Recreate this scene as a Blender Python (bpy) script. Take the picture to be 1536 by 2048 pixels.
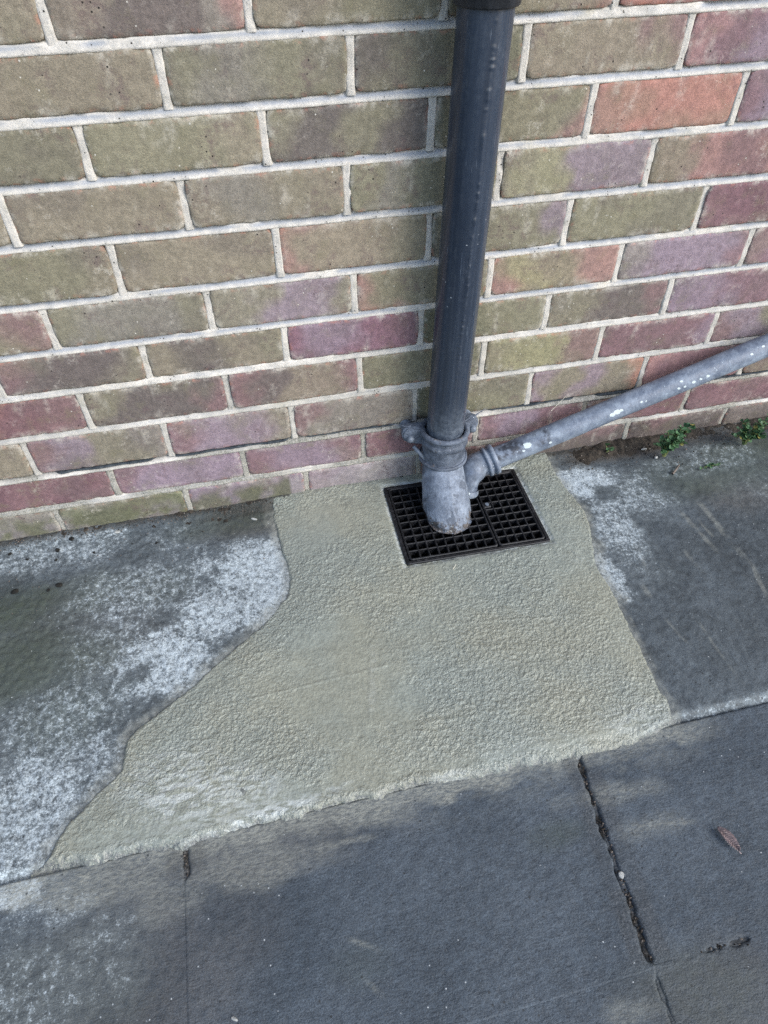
import bpy, bmesh, math, random
import numpy as np
from mathutils import Vector, Matrix

# ------------------------------------------------------------------ clear
for o in list(bpy.data.objects):
    bpy.data.objects.remove(o, do_unlink=True)
scene = bpy.context.scene
COL = scene.collection
random.seed(7)

# ------------------------------------------------------------------ camera
FPX = 1333.42                                   # focal length in pixels of a 1536 wide frame
CAM = np.array([0.3851, -0.9482, 0.7666])
_r = np.array([0.7687, -0.0870, -0.2196])
_t = np.linalg.norm(_r); _k = _r / _t
_K = np.array([[0, -_k[2], _k[1]], [_k[2], 0, -_k[0]], [-_k[1], _k[0], 0]])
ROT = np.eye(3) + math.sin(_t) * _K + (1 - math.cos(_t)) * _K @ _K
cd = bpy.data.cameras.new('camera')
cd.sensor_fit = 'HORIZONTAL'; cd.sensor_width = 36.0; cd.lens = 36.0 * FPX / 1536.0
cd.clip_start = 0.01; cd.clip_end = 500
cam = bpy.data.objects.new('camera', cd); COL.objects.link(cam)
M4 = Matrix([list(ROT[i]) + [CAM[i]] for i in range(3)] + [[0, 0, 0, 1]])
cam.matrix_world = M4
scene.camera = cam

# ------------------------------------------------------------------ world, sun, exposure
SUN_AZ = math.radians(136)      # compass direction of the sun, clockwise from +Y
SUN_EL = math.radians(36)
w = bpy.data.worlds.new('World'); scene.world = w; w.use_nodes = True
nt = w.node_tree; nt.nodes.clear()
sky = nt.nodes.new('ShaderNodeTexSky'); sky.sky_type = 'NISHITA'; sky.sun_disc = False
sky.sun_elevation = SUN_EL; sky.sun_rotation = SUN_AZ
sky.air_density = 1.0; sky.dust_density = 1.2; sky.ozone_density = 1.0
hs = nt.nodes.new('ShaderNodeHueSaturation'); hs.inputs['Saturation'].default_value = 0.95
bg = nt.nodes.new('ShaderNodeBackground'); bg.inputs['Strength'].default_value = 0.15
wo = nt.nodes.new('ShaderNodeOutputWorld')
nt.links.new(sky.outputs[0], hs.inputs['Color']); nt.links.new(hs.outputs[0], bg.inputs[0]); nt.links.new(bg.outputs[0], wo.inputs[0])
sd = bpy.data.lights.new('sun', 'SUN'); sd.energy = 1.5; sd.angle = math.radians(36); sd.color = (1.0, 0.99, 0.975)
so = bpy.data.objects.new('sun', sd); COL.objects.link(so)
sv = Vector((math.sin(SUN_AZ) * math.cos(SUN_EL), math.cos(SUN_AZ) * math.cos(SUN_EL), math.sin(SUN_EL)))
so.rotation_euler = (-sv).to_track_quat('-Z', 'Y').to_euler()
so.location = (1, -3, 4)
scene.view_settings.view_transform = 'Standard'
scene.view_settings.look = 'None'
scene.view_settings.gamma = 1
scene.view_settings.use_curve_mapping = False
scene.view_settings.exposure = 1.10
scene.render.engine = 'CYCLES'
scene.cycles.use_denoising = False; scene.cycles.adaptive_threshold = 0.01; scene.cycles.sample_clamp_indirect = 3.0; scene.cycles.max_bounces = 4; scene.cycles.diffuse_bounces = 2; scene.cycles.glossy_bounces = 2; scene.cycles.transmission_bounces = 1

# ------------------------------------------------------------------ measuring helpers (photo pixel -> place in the yard)
GZ = -0.145
def P(px, py, ax, val):
    d = ROT @ np.array([(px - 768) / FPX, -(py - 1024) / FPX, -1.0])
    t = (val - CAM[ax]) / d[ax]
    return CAM + t * d
def G(px, py, z=GZ):
    return P(px, py, 2, z)[:2]
def WL(px, py):
    p = P(px, py, 1, 0.0); return p[0], p[2]

# ------------------------------------------------------------------ numpy noise
def _hash(ix, iy, s):
    h = (ix.astype(np.int64) * 374761393 + iy.astype(np.int64) * 668265263 + s * 974634213) & 0xffffffff
    h = ((h ^ (h >> 13)) * 1274126177) & 0xffffffff
    h = (h ^ (h >> 16)) & 0xffffffff
    h = (h * 2246822519) & 0xffffffff
    h = h ^ (h >> 15)
    return (h & 0xffffff) / float(0xffffff)
def vnoise(x, y, s=0):
    x = np.asarray(x, float); y = np.asarray(y, float)
    ix = np.floor(x); iy = np.floor(y); fx = x - ix; fy = y - iy
    fx = fx * fx * fx * (fx * (fx * 6 - 15) + 10); fy = fy * fy * fy * (fy * (fy * 6 - 15) + 10)
    a = _hash(ix, iy, s); b = _hash(ix + 1, iy, s); c = _hash(ix, iy + 1, s); d = _hash(ix + 1, iy + 1, s)
    return (a + (b - a) * fx) * (1 - fy) + (c + (d - c) * fx) * fy
def fbm(x, y, f, s=0, o=4, g=0.5):
    t = 0; a = 1; n = 0
    for i in range(o):
        t = t + a * vnoise(np.asarray(x) * f + 17.3 * i, np.asarray(y) * f - 9.1 * i, s + i); n += a; a *= g; f *= 2.03
    return t / n
def sm(x, a, b):
    t = np.clip((np.asarray(x, float) - a) / (b - a), 0, 1); return t * t * (3 - 2 * t)
def lin(c):
    c = np.asarray(c, float) / 255.0
    return np.where(c <= 0.04045, c / 12.92, ((c + 0.055) / 1.055) ** 2.4)

# ------------------------------------------------------------------ object helpers
def mesh_obj(name, verts, faces, mat=None, parent=None, smooth=True, attrs=None, col=None, loc=None):
    me = bpy.data.meshes.new(name)
    verts = np.asarray(verts, float)
    if loc is not None:
        verts = verts - np.asarray(loc)
    faces = list(faces) if not isinstance(faces, np.ndarray) else faces
    if isinstance(faces, np.ndarray):
        n = len(faces)
        me.vertices.add(len(verts)); me.vertices.foreach_set('co', verts.astype(np.float32).ravel())
        me.loops.add(n * faces.shape[1]); me.loops.foreach_set('vertex_index', faces.astype(np.int32).ravel())
        me.polygons.add(n); me.polygons.foreach_set('loop_start', np.arange(0, n * faces.shape[1], faces.shape[1], dtype=np.int32))
        me.update(calc_edges=True)
    else:
        me.from_pydata([tuple(v) for v in verts], [], faces); me.update()
    if smooth:
        me.polygons.foreach_set('use_smooth', np.ones(len(me.polygons), dtype=bool))
    if attrs:
        for k, v in attrs.items():
            a = me.attributes.new(k, 'FLOAT', 'POINT'); a.data.foreach_set('value', np.asarray(v, np.float32).ravel())
    if col is not None:
        a = me.attributes.new('tone', 'FLOAT_COLOR', 'POINT')
        c4 = np.ones((len(verts), 4), np.float32); c4[:, :3] = col; a.data.foreach_set('color', c4.ravel())
    if mat: me.materials.append(mat)
    o = bpy.data.objects.new(name, me); COL.objects.link(o)
    if parent: o.parent = parent
    if loc is not None: o.location = loc
    return o
def from_bm(name, bm, mat, parent=None, smooth=True):
    bmesh.ops.recalc_face_normals(bm, faces=bm.faces[:])
    me = bpy.data.meshes.new(name); bm.to_mesh(me); bm.free()
    if smooth:
        for p in me.polygons: p.use_smooth = True
    me.materials.append(mat)
    o = bpy.data.objects.new(name, me); COL.objects.link(o)
    if parent: o.parent = parent
    return o
def empty(name, loc, label=None, cat=None, group=None, kind=None):
    o = bpy.data.objects.new(name, None); COL.objects.link(o); o.location = loc; o.empty_display_size = 0.05
    tag(o, label, cat, group, kind); return o
def tag(o, label=None, cat=None, group=None, kind=None):
    if label: o['label'] = label
    if cat: o['category'] = cat
    if group: o['group'] = group
    if kind: o['kind'] = kind
    return o
def parent_keep(o, root):
    """children are modelled in world coordinates; keep them there under a moved root"""
    o.parent = root; o.matrix_parent_inverse = Matrix.Translation(-Vector(root.location)); return o
def grid_obj(name, xs, ys, zfun, mat, keep=None, attrs=None):
    X, Y = np.meshgrid(xs, ys)
    Z = zfun(X, Y)
    nx, ny = len(xs), len(ys)
    idx = np.arange(nx * ny).reshape(ny, nx)
    F = np.stack([idx[:-1, :-1], idx[:-1, 1:], idx[1:, 1:], idx[1:, :-1]], -1).reshape(-1, 4)
    V = np.stack([X, Y, Z], -1).reshape(-1, 3)
    if keep is not None:
        k = keep(X, Y, Z).reshape(-1); F = F[k[F].any(1)] if k.dtype == bool else F
    used = np.zeros(len(V), bool); used[F] = True
    remap = np.cumsum(used) - 1
    A = {}
    if attrs:
        for nme, fn in attrs.items():
            A[nme] = (fn(X, Y) if callable(fn) else fn).reshape(-1)[used]
    return mesh_obj(name, V[used], remap[F], mat, attrs=A)
def sweep(path, radii, seg=48, caps=True):
    """tube along a 3D polyline, returns verts, quad faces (numpy) and the ring parameters"""
    path = np.asarray(path, float); n = len(path)
    T = np.gradient(path, axis=0); T /= np.linalg.norm(T, axis=1)[:, None]
    up = np.array([0, 1, 0.0]) if abs(T[0][1]) < 0.9 else np.array([1.0, 0, 0])
    N = up - T[0] * (up @ T[0]); N /= np.linalg.norm(N)
    V = []
    ang = np.linspace(0, 2 * np.pi, seg, endpoint=False)
    for i in range(n):
        N = N - T[i] * (N @ T[i]); N /= np.linalg.norm(N); B = np.cross(T[i], N)
        r = radii[i] if np.ndim(radii) else radii
        V.append(path[i] + r * (np.cos(ang)[:, None] * N + np.sin(ang)[:, None] * B))
    V = np.concatenate(V)
    idx = np.arange(n * seg).reshape(n, seg)
    F = np.stack([idx[:-1], np.roll(idx[:-1], -1, 1), np.roll(idx[1:], -1, 1), idx[1:]], -1).reshape(-1, 4)
    return V, F
def smooth_path(pts, n):
    """Catmull-Rom resample"""
    pts = np.asarray(pts, float); q = np.vstack([2 * pts[0] - pts[1], pts, 2 * pts[-1] - pts[-2]])
    out = []; m = len(pts) - 1
    for t in np.linspace(0, m - 1e-9, n):
        i = int(t); u = t - i; a, b, c, d = q[i], q[i + 1], q[i + 2], q[i + 3]
        out.append(0.5 * ((2 * b) + (-a + c) * u + (2 * a - 5 * b + 4 * c - d) * u * u + (-a + 3 * b - 3 * c + d) * u ** 3))
    return np.array(out)

# ------------------------------------------------------------------ material helpers
class NT:
    def __init__(s, name):
        s.m = bpy.data.materials.new(name); s.m.use_nodes = True; s.t = s.m.node_tree; s.t.nodes.clear()
        s.out = s.t.nodes.new('ShaderNodeOutputMaterial'); s.b = s.t.nodes.new('ShaderNodeBsdfPrincipled')
        s.t.links.new(s.b.outputs[0], s.out.inputs[0])
        s.pos = s.t.nodes.new('ShaderNodeNewGeometry').outputs['Position']
    def link(s, a, b): s.t.links.new(a, b)
    def put(s, sock, v):
        if isinstance(v, bpy.types.NodeSocket): s.link(v, sock)
        elif isinstance(v, (tuple, list, np.ndarray)):
            v = list(v); sock.default_value = v + [1.0] if len(v) == 3 and sock.type == 'RGBA' else v
        else: sock.default_value = v
    def attr(s, n, color=False):
        a = s.t.nodes.new('ShaderNodeAttribute'); a.attribute_name = n
        return a.outputs['Color'] if color else a.outputs['Fac']
    def noise(s, scale, detail=4, rough=0.55, dist=0.0, vec=None, color=False):
        n = s.t.nodes.new('ShaderNodeTexNoise'); n.inputs['Scale'].default_value = scale
        n.inputs['Detail'].default_value = detail; n.inputs['Roughness'].default_value = rough; n.inputs['Distortion'].default_value = dist
        s.link(vec or s.pos, n.inputs['Vector']); return n.outputs['Color' if color else 'Fac']
    def voro(s, scale, feat='F1', vec=None, out='Distance', rnd=1.0):
        n = s.t.nodes.new('ShaderNodeTexVoronoi'); n.feature = feat; n.inputs['Scale'].default_value = scale
        n.inputs['Randomness'].default_value = rnd
        s.link(vec or s.pos, n.inputs['Vector']); return n.outputs[out]
    def stretch(s, sc, rot=0.0):
        n = s.t.nodes.new('ShaderNodeMapping'); n.inputs['Scale'].default_value = sc; n.inputs['Rotation'].default_value = (0, 0, rot)
        s.link(s.pos, n.inputs['Vector']); return n.outputs[0]
    def math(s, op, a, b=0.5, c=0.5, clamp=False):
        n = s.t.nodes.new('ShaderNodeMath'); n.operation = op; n.use_clamp = clamp
        for i, v in enumerate((a, b, c)): s.put(n.inputs[i], v)
        return n.outputs[0]
    def ss(s, v, a, b, lo=0.0, hi=1.0):
        n = s.t.nodes.new('ShaderNodeMapRange'); n.interpolation_type = 'SMOOTHSTEP'
        s.put(n.inputs['Value'], v); s.put(n.inputs['From Min'], a); s.put(n.inputs['From Max'], b)
        s.put(n.inputs['To Min'], lo); s.put(n.inputs['To Max'], hi); return n.outputs['Result']
    def mix(s, f, a, b, blend='MIX'):
        n = s.t.nodes.new('ShaderNodeMix'); n.data_type = 'RGBA'; n.blend_type = blend
        s.put(n.inputs[0], f); s.put(n.inputs[6], a); s.put(n.inputs[7], b); return n.outputs[2]
    def grey(s, v):
        n = s.t.nodes.new('ShaderNodeCombineColor')
        for i in range(3): s.put(n.inputs[i], v)
        return n.outputs[0]
    def bump(s, h, dist, strength=1.0, prev=None):
        n = s.t.nodes.new('ShaderNodeBump'); n.inputs['Strength'].default_value = strength; n.inputs['Distance'].default_value = dist
        s.put(n.inputs['Height'], h)
        if prev: s.link(prev, n.inputs['Normal'])
        return n.outputs[0]
    def done(s, color, rough=0.8, normal=None, spec=0.4, metal=0.0):
        s.put(s.b.inputs['Base Color'], color); s.put(s.b.inputs['Roughness'], rough)
        s.b.inputs['Specular IOR Level'].default_value = spec; s.b.inputs['Metallic'].default_value = metal
        if normal: s.link(normal, s.b.inputs['Normal'])
        return s.m

def mat_brick():
    n = NT('brick_clay'); tone = n.attr('tone', True); edge = n.attr('edge')
    grain = n.noise(520, 3, 0.8); med = n.noise(95, 5, 0.72); big = n.noise(24, 3, 0.6, color=True)
    sep = n.t.nodes.new('ShaderNodeSeparateColor'); n.link(big, sep.inputs[0]); b1, b2, b3 = sep.outputs
    c = n.mix(1.0, tone, n.grey(n.ss(grain, 0.28, 0.72, 0.82, 1.16)), 'MULTIPLY')
    c = n.mix(1.0, c, n.grey(n.ss(med, 0.3, 0.7, 0.80, 1.20)), 'MULTIPLY')
    c = n.mix(n.math('MULTIPLY', n.ss(b1, 0.5, 0.72, 0, 0.5), n.ss(med, .35, .6)), c, lin((98, 94, 72)))
    c = n.mix(n.math('MULTIPLY', n.ss(b2, 0.5, 0.72, 0, 0.45), n.ss(med, .6, .38)), c, lin((106, 86, 88)))
    e = n.math('SUBTRACT', 1.0, edge); en = n.noise(58, 4, 0.7)
    c = n.mix(n.math('MULTIPLY', n.math('MULTIPLY', e, n.ss(en, 0.52, 0.64)), 0.42), c, lin((178, 118, 98)))
    c = n.mix(n.math('MULTIPLY', n.math('MULTIPLY', e, n.ss(en, 0.50, 0.36)), 0.6), c, lin((176, 170, 158)))
    c = n.mix(n.math('MULTIPLY', n.attr('smear'), n.ss(med, .38, .6, .15, .9)), c, lin((186, 180, 168)))
    bloom = n.math('MULTIPLY', n.ss(b3, 0.54, 0.74, 0, 0.75), n.ss(med, 0.46, 0.62))
    c = n.mix(n.math('MULTIPLY', bloom, n.ss(grain, 0.42, 0.6)), c, lin((172, 166, 156)))
    v = n.voro(105); fl = n.math('MULTIPLY', n.ss(v, 0.13, 0.08), n.ss(b1, 0.55, 0.60))
    c = n.mix(n.math('MULTIPLY', fl, 0.8), c, lin((200, 195, 184)))
    bl = n.math('MULTIPLY', n.ss(v, 0.15, 0.09), n.ss(b2, 0.56, 0.61))
    c = n.mix(bl, c, lin((36, 33, 31)))
    b = n.bump(n.math('ADD', grain, n.math('MULTIPLY', med, 0.8)), 0.0008, 1.0)
    return n.done(c, 0.82, b, 0.3)
def mat_mortar():
    n = NT('lime_mortar'); sk = n.attr('skin'); gr = n.noise(360, 4, 0.8); med = n.noise(55, 4, 0.65); d = n.attr('dirt')
    c = n.mix(n.ss(med, 0.35, 0.7), lin((205, 199, 189)), lin((180, 176, 168)))
    c = n.mix(1.0, c, n.grey(n.ss(gr, 0.28, 0.72, 0.78, 1.13)), 'MULTIPLY')
    c = n.mix(n.ss(n.noise(20, 3), 0.56, 0.74, 0, 0.4), c, lin((164, 158, 132)))
    c = n.mix(n.math('MULTIPLY', sk, n.ss(med, .25, .5, .5, .95)), c, lin((150, 154, 160)))
    c = n.mix(n.math('MULTIPLY', n.ss(n.voro(150), 0.2, 0.12), n.ss(med, 0.52, 0.6)), c, lin((52, 48, 44)))
    c = n.mix(n.math('MULTIPLY', d, n.ss(gr, 0.4, 0.6, 0.3, 0.95), clamp=True), c, lin((78, 80, 66)))
    return n.done(c, 0.92, n.bump(n.math('ADD', gr, med), 0.0010, 1.0), 0.2)
def mat_ground(name, base, base2, stroke=True):
    """old concrete: lichen, algae, smears come from mesh attributes that say where they grow"""
    n = NT(name)
    li = n.attr('lichen'); mo = n.attr('moss'); sl = n.attr('slurry'); di = n.attr('dirt'); br = n.attr('brown')
    gr = n.noise(430, 3, 0.8); med = n.noise(85, 5, 0.75); big = n.noise(8, 4, 0.65)
    c = n.mix(n.ss(big, 0.35, 0.68), base, base2)
    c = n.mix(1.0, c, n.grey(n.ss(gr, 0.28, 0.72, 0.62, 1.38)), 'MULTIPLY')
    c = n.mix(1.0, c, n.grey(n.ss(med, 0.3, 0.7, 0.78, 1.20)), 'MULTIPLY')
    c = n.mix(n.math('MULTIPLY', br, n.ss(med, 0.3, 0.65, 0.3, 0.95)), c, lin((92, 84, 74)))
    c = n.mix(n.math('MULTIPLY', mo, n.ss(med, 0.25, 0.7, 0.35, 0.95)), c, lin((60, 67, 54)))
    fine = n.math('ADD', n.math('MULTIPLY', n.noise(210, 4, 0.8), 0.6), n.math('MULTIPLY', med, 0.4))
    th = n.math('SUBTRACT', 0.645, n.math('MULTIPLY', li, 0.27))
    lm = n.math('MULTIPLY', n.ss(fine, th, n.math('ADD', th, 0.18)), n.ss(li, 0.02, 0.15))
    lc = n.mix(n.ss(gr, 0.35, 0.65), lin((150, 160, 164)), lin((204, 214, 217)))
    c = n.mix(n.math('MULTIPLY', li, n.ss(med, 0.3, 0.7, 0.10, 0.45)), c, lin((146, 155, 156)))
    c = n.mix(n.math('MULTIPLY', lm, 0.84), c, lc)
    if stroke:
        brush = n.noise(240, 3, 0.75, vec=n.stretch((0.45, 1.2, 1.0), math.radians(3)))
    else: brush = med
    c = n.mix(n.math('MULTIPLY', sl, n.ss(brush, 0.35, 0.65, 0.30, 1.0), clamp=True), c, lin((138, 139, 130)))
    c = n.mix(n.math('MULTIPLY', di, n.ss(med, 0.3, 0.55), clamp=True), c, n.mix(n.ss(gr, .5, .72), lin((44, 42, 37)), lin((112, 104, 96))))
    v = n.voro(80, vec=n.stretch((1, 1, 0.2), 0.3))
    c = n.mix(n.math('MULTIPLY', n.ss(v, 0.085, 0.05), n.ss(big, 0.5, 0.56)), c, lin((168, 172, 172)))
    c = n.mix(n.math('MULTIPLY', n.math('MULTIPLY', n.ss(v, 0.15, 0.08), n.ss(big, 0.5, 0.42)), .8), c, lin((40, 42, 42)))
    h = n.math('ADD', n.math('MULTIPLY', gr, 0.6), n.math('MULTIPLY', brush, 0.7))
    return n.done(c, n.ss(med, 0.3, 0.7, 0.5, 0.75), n.bump(h, 0.0016, 1.0), 0.35)
def mat_patch():
    n = NT('fresh_cement'); s = n.attr('wet'); lo = n.attr('pale')
    gr = n.noise(420, 3, 0.75); med = n.noise(70, 4, 0.7); big = n.noise(5.5, 3, 0.6); pit = n.noise(205, 2, 0.65)
    c = n.mix(n.ss(big, 0.35, 0.65), lin((138, 139, 125)), lin((132, 137, 128)))
    c = n.mix(1.0, c, n.grey(n.ss(med, 0.3, 0.7, 0.88, 1.10)), 'MULTIPLY')
    c = n.mix(1.0, c, n.grey(n.ss(gr, 0.28, 0.72, 0.84, 1.14)), 'MULTIPLY')
    c = n.mix(n.math('MULTIPLY', lo, n.ss(n.noise(120, 4, 0.6, vec=n.stretch((0.4, 1, 1))), 0.42, 0.56), clamp=True), c, lin((186, 191, 187)))
    c = n.mix(n.math('MULTIPLY', n.attr('thin'), n.ss(n.noise(170, 5, 0.7), 0.3, 0.62), clamp=True), c, lin((98, 100, 98)))
    st = n.math('MULTIPLY', n.math('ADD', n.ss(pit, .34, .70, 0, 1.5), n.math('ADD', gr, med)), n.ss(s, 0, 1, 1.0, 0.35))
    return n.done(c, n.ss(s, 0, 1, 0.30, 0.18), n.bump(st, 0.0008, 1.0), 0.5)
def mat_simple(name, c1, c2, sc=60, rough=0.5, rough2=0.7, bump=0.0005, spec=0.5, speck=None):
    n = NT(name); a = n.noise(sc, 5, 0.65); f = n.noise(sc * 6, 3, 0.6)
    c = n.mix(n.ss(a, 0.35, 0.68), lin(c1), lin(c2))
    c = n.mix(1.0, c, n.grey(n.ss(f, 0.25, 0.75, 0.86, 1.12)), 'MULTIPLY')
    if speck:
        c = n.mix(n.math('MULTIPLY', n.ss(n.voro(speck[1]), 0.15, 0.09), n.ss(n.noise(24, 2), 0.52, 0.58)), c, lin(speck[0]))
    return n.done(c, n.ss(a, 0.3, 0.7, rough, rough2), n.bump(f, bump, 0.8), spec)
def mat_downpipe():
    n = NT('navy_gloss_paint'); v = n.stretch((1, 1, 0.05)); a = n.noise(70, 4, 0.6, vec=v); d = n.noise(120, 5, 0.7)
    c = n.mix(n.ss(a, 0.35, 0.7), lin((35, 43, 55)), lin((44, 53, 66)))
    c = n.mix(n.math('MULTIPLY', n.attr('dust'), n.ss(d, 0.35, 0.65, 0.2, 0.9)), c, lin((104, 112, 122)))
    c = n.mix(n.math('MULTIPLY', n.ss(n.voro(85), 0.10, 0.06), n.ss(n.noise(12, 2), 0.60, 0.66)), c, lin((160, 166, 170)))
    scr = n.math('MULTIPLY', n.ss(n.noise(420, 2, 0.5, vec=n.stretch((1, 1, 0.06))), 0.68, 0.74), n.ss(n.noise(16, 2), 0.5, 0.62))
    c = n.mix(n.math('MULTIPLY', scr, 0.5), c, lin((120, 130, 142)))
    return n.done(c, n.ss(d, 0.3, 0.75, 0.22, 0.36), n.bump(d, 0.00012, 0.4), 0.5)
def mat_iron(name='painted_cast_iron', ca=(94, 102, 114), cb=(130, 139, 151)):
    n = NT(name); ru = n.attr('rust'); a = n.noise(45, 5, 0.65); f = n.noise(260, 5, 0.7)
    c = n.mix(n.ss(a, 0.35, 0.68), lin(ca), lin(cb))
    c = n.mix(1.0, c, n.grey(n.ss(f, 0.25, 0.75, 0.78, 1.18)), 'MULTIPLY')
    peel = n.ss(n.noise(40, 4, 0.6, 0.5), 0.58, 0.64)
    c = n.mix(n.math('MULTIPLY', peel, 0.65), c, lin((66, 72, 82)))
    rm = n.ss(n.math('ADD', ru, n.math('MULTIPLY', n.math('SUBTRACT', n.noise(60, 5, 0.75), 0.5), 2.2)), 0.42, 0.70)
    rc = n.mix(n.ss(f, 0.35, 0.65), lin((50, 49, 50)), lin((104, 97, 92)))
    rc = n.mix(n.ss(n.noise(150, 3), 0.6, 0.7), rc, lin((176, 182, 182)))
    c = n.mix(rm, c, rc)
    wh = n.ss(n.noise(95, 5, 0.75, 1.2), 0.66, 0.70)
    c = n.mix(n.math('MULTIPLY', wh, 0.7), c, lin((188, 196, 200)))
    h = n.math('ADD', n.math('ADD', f, n.math('MULTIPLY', peel, -0.4)), n.math('MULTIPLY', rm, n.noise(330, 3)))
    return n.done(c, n.ss(a, 0.3, 0.7, 0.5, 0.72), n.bump(h, 0.0014, 0.9), 0.4)
def mat_waste():
    n = NT('weathered_grey_pipe_paint'); a = n.noise(38, 5, 0.65); f = n.noise(230, 4, 0.7); wh = n.attr('white'); dk = n.attr('dark')
    c = n.mix(n.ss(a, 0.35, 0.68), lin((92, 101, 115)), lin((128, 138, 150)))
    c = n.mix(1.0, c, n.grey(n.ss(f, 0.25, 0.75, 0.82, 1.15)), 'MULTIPLY')
    c = n.mix(n.math('MULTIPLY', dk, n.ss(n.noise(70, 4, 0.6), 0.4, 0.6), clamp=True), c, lin((48, 52, 60)))
    pm = n.ss(n.math('ADD', wh, n.math('MULTIPLY', n.math('SUBTRACT', n.noise(140, 4, 0.75), 0.5), 1.5)), 0.50, 0.62)
    c = n.mix(n.math('MULTIPLY', pm, .85), c, lin((196, 206, 206)))
    sp = n.math('MULTIPLY', n.ss(n.voro(110), 0.16, 0.10), n.ss(n.noise(20, 2), 0.5, 0.56))
    c = n.mix(sp, c, lin((156, 166, 174)))
    return n.done(c, n.ss(a, 0.3, 0.7, 0.4, 0.6), n.bump(n.math('ADD', f, pm), 0.0008, 0.8), 0.45)
def mat_plastic():
    n = NT('dusty_black_plastic'); f = n.noise(180, 5, 0.7); a = n.noise(30, 3, 0.6)
    c = n.mix(n.math('MULTIPLY', n.ss(f, 0.42, 0.7), n.ss(a, 0.35, 0.65, 0.1, 0.8)), lin((14, 15, 18)), lin((58, 58, 60)))
    return n.done(c, n.ss(f, 0.3, 0.7, 0.42, 0.62), n.bump(f, 0.0004, 0.6), 0.4)
def mat_leafy(name, c1, c2):
    n = NT(name); a = n.noise(90, 3, 0.6)
    c = n.mix(n.ss(a, 0.35, 0.65), lin(c1), lin(c2))
    m = n.done(c, 0.55, None, 0.35)
    n.b.inputs['Subsurface Weight'].default_value = 0.0
    return m
def mat_upper():
    n = NT('house_brickwork'); sv = n.stretch((1, 1, 1))
    mp = n.t.nodes.new('ShaderNodeMapping'); mp.inputs['Rotation'].default_value = (math.radians(-90), 0, 0); n.link(n.pos, mp.inputs['Vector'])
    b = n.t.nodes.new('ShaderNodeTexBrick'); n.link(mp.outputs[0], b.inputs['Vector'])
    b.inputs['Scale'].default_value = 1; b.inputs['Brick Width'].default_value = 0.225; b.inputs['Row Height'].default_value = 0.075; b.inputs['Mortar Size'].default_value = 0.005
    b.inputs['Color1'].default_value = list(lin((120, 100, 84))) + [1]; b.inputs['Color2'].default_value = list(lin((110, 104, 80))) + [1]; b.inputs['Mortar'].default_value = list(lin((184, 178, 166))) + [1]
    return n.done(b.outputs[0], 0.85, n.bump(n.noise(300), 0.001, 0.6), 0.3)

M = dict(brick=mat_brick(), mortar=mat_mortar(), patch=mat_patch(), pipe=mat_downpipe(), iron=mat_iron(), waste=mat_waste(), plastic=mat_plastic(), upper=mat_upper())
M['iron2'] = mat_iron('dark_painted_cast_iron', (66, 73, 84), (100, 108, 120))
M['apron'] = mat_ground('old_concrete', lin((76, 83, 87)), lin((62, 68, 71)), False)
M['slab'] = mat_ground('slurried_paving', lin((71, 79, 86)), lin((59, 67, 74)))
M['dpc'] = mat_simple('dark_slate', (46, 52, 58), (74, 80, 84), 70, 0.6, 0.8, 0.0012, 0.3)
M['soil'] = mat_simple('damp_soil', (44, 41, 37), (74, 67, 59), 110, 0.85, 0.95, 0.003, 0.2, ((150, 146, 136), 130))
M['black'] = mat_simple('black_clip', (26, 28, 32), (40, 43, 48), 60, 0.4, 0.6, 0.0005, 0.4)
M['steel'] = mat_simple('dull_nail', (88, 96, 106), (116, 124, 134), 120, 0.45, 0.6, 0.0005, 0.5)
M['chip'] = mat_simple('pale_stone', (150, 151, 147), (176, 176, 171), 200, 0.8, 0.9, 0.0006, 0.2)
M['crumb'] = mat_simple('black_crumb', (26, 26, 25), (44, 42, 38), 200, 0.8, 0.95, 0.001, 0.2)
M['green'] = mat_leafy('weed_leaf', (46, 78, 48), (86, 118, 82))
M['stem'] = mat_leafy('weed_stem', (74, 92, 54), (120, 120, 72))
M['yellow'] = mat_leafy('faded_leaf', (150, 146, 82), (178, 168, 96))
M['twig'] = mat_simple('grey_twig', (92, 84, 78), (124, 114, 104), 200, 0.8, 0.9, 0.001, 0.2)
M['straw'] = mat_simple('dry_straw', (190, 184, 166), (210, 204, 186), 200, 0.8, 0.9, 0.0005, 0.2)
M['dryleaf'] = mat_simple('dry_leaf', (98, 85, 85), (124, 108, 107), 160, 0.55, 0.7, 0.001, 0.35)
M['vein'] = mat_simple('dry_leaf_vein', (160, 140, 134), (178, 160, 154), 160, 0.6, 0.7, 0.0005, 0.3)
M['chamber'] = mat_simple('gully_wall', (22, 22, 24), (30, 30, 32), 60, 0.5, 0.7, 0.001, 0.3)
M['water'] = mat_simple('gully_water', (10, 11, 12), (14, 15, 16), 30, 0.05, 0.08, 0.0002, 0.5)

# ================================================================== GROUND
GR_A = math.radians(-1.3)                       # the grate sits a little skew
GC = np.array([0.7315, -0.126]); GW, GD = 0.270, 0.201
def to_grate(X, Y):
    c, s = math.cos(-GR_A), math.sin(-GR_A)
    dx, dy = X - GC[0], Y - GC[1]
    return dx * c - dy * s, dx * s + dy * c
def in_gully(X, Y, m=0.0):
    u, v = to_grate(X, Y); return (np.abs(u) < GW / 2 + m) & (np.abs(v) < GD / 2 + m)

gnd = grid_obj('ground', np.linspace(-60, 60, 3), np.linspace(-60, 60, 3), lambda X, Y: X * 0 - 0.42, M['slab'],
               attrs={k: (lambda X, Y: X * 0) for k in ('lichen', 'moss', 'slurry', 'dirt', 'brown')})
tag(gnd, 'grey paved yard ground running on beyond the house wall', None, None, 'structure')

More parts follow.
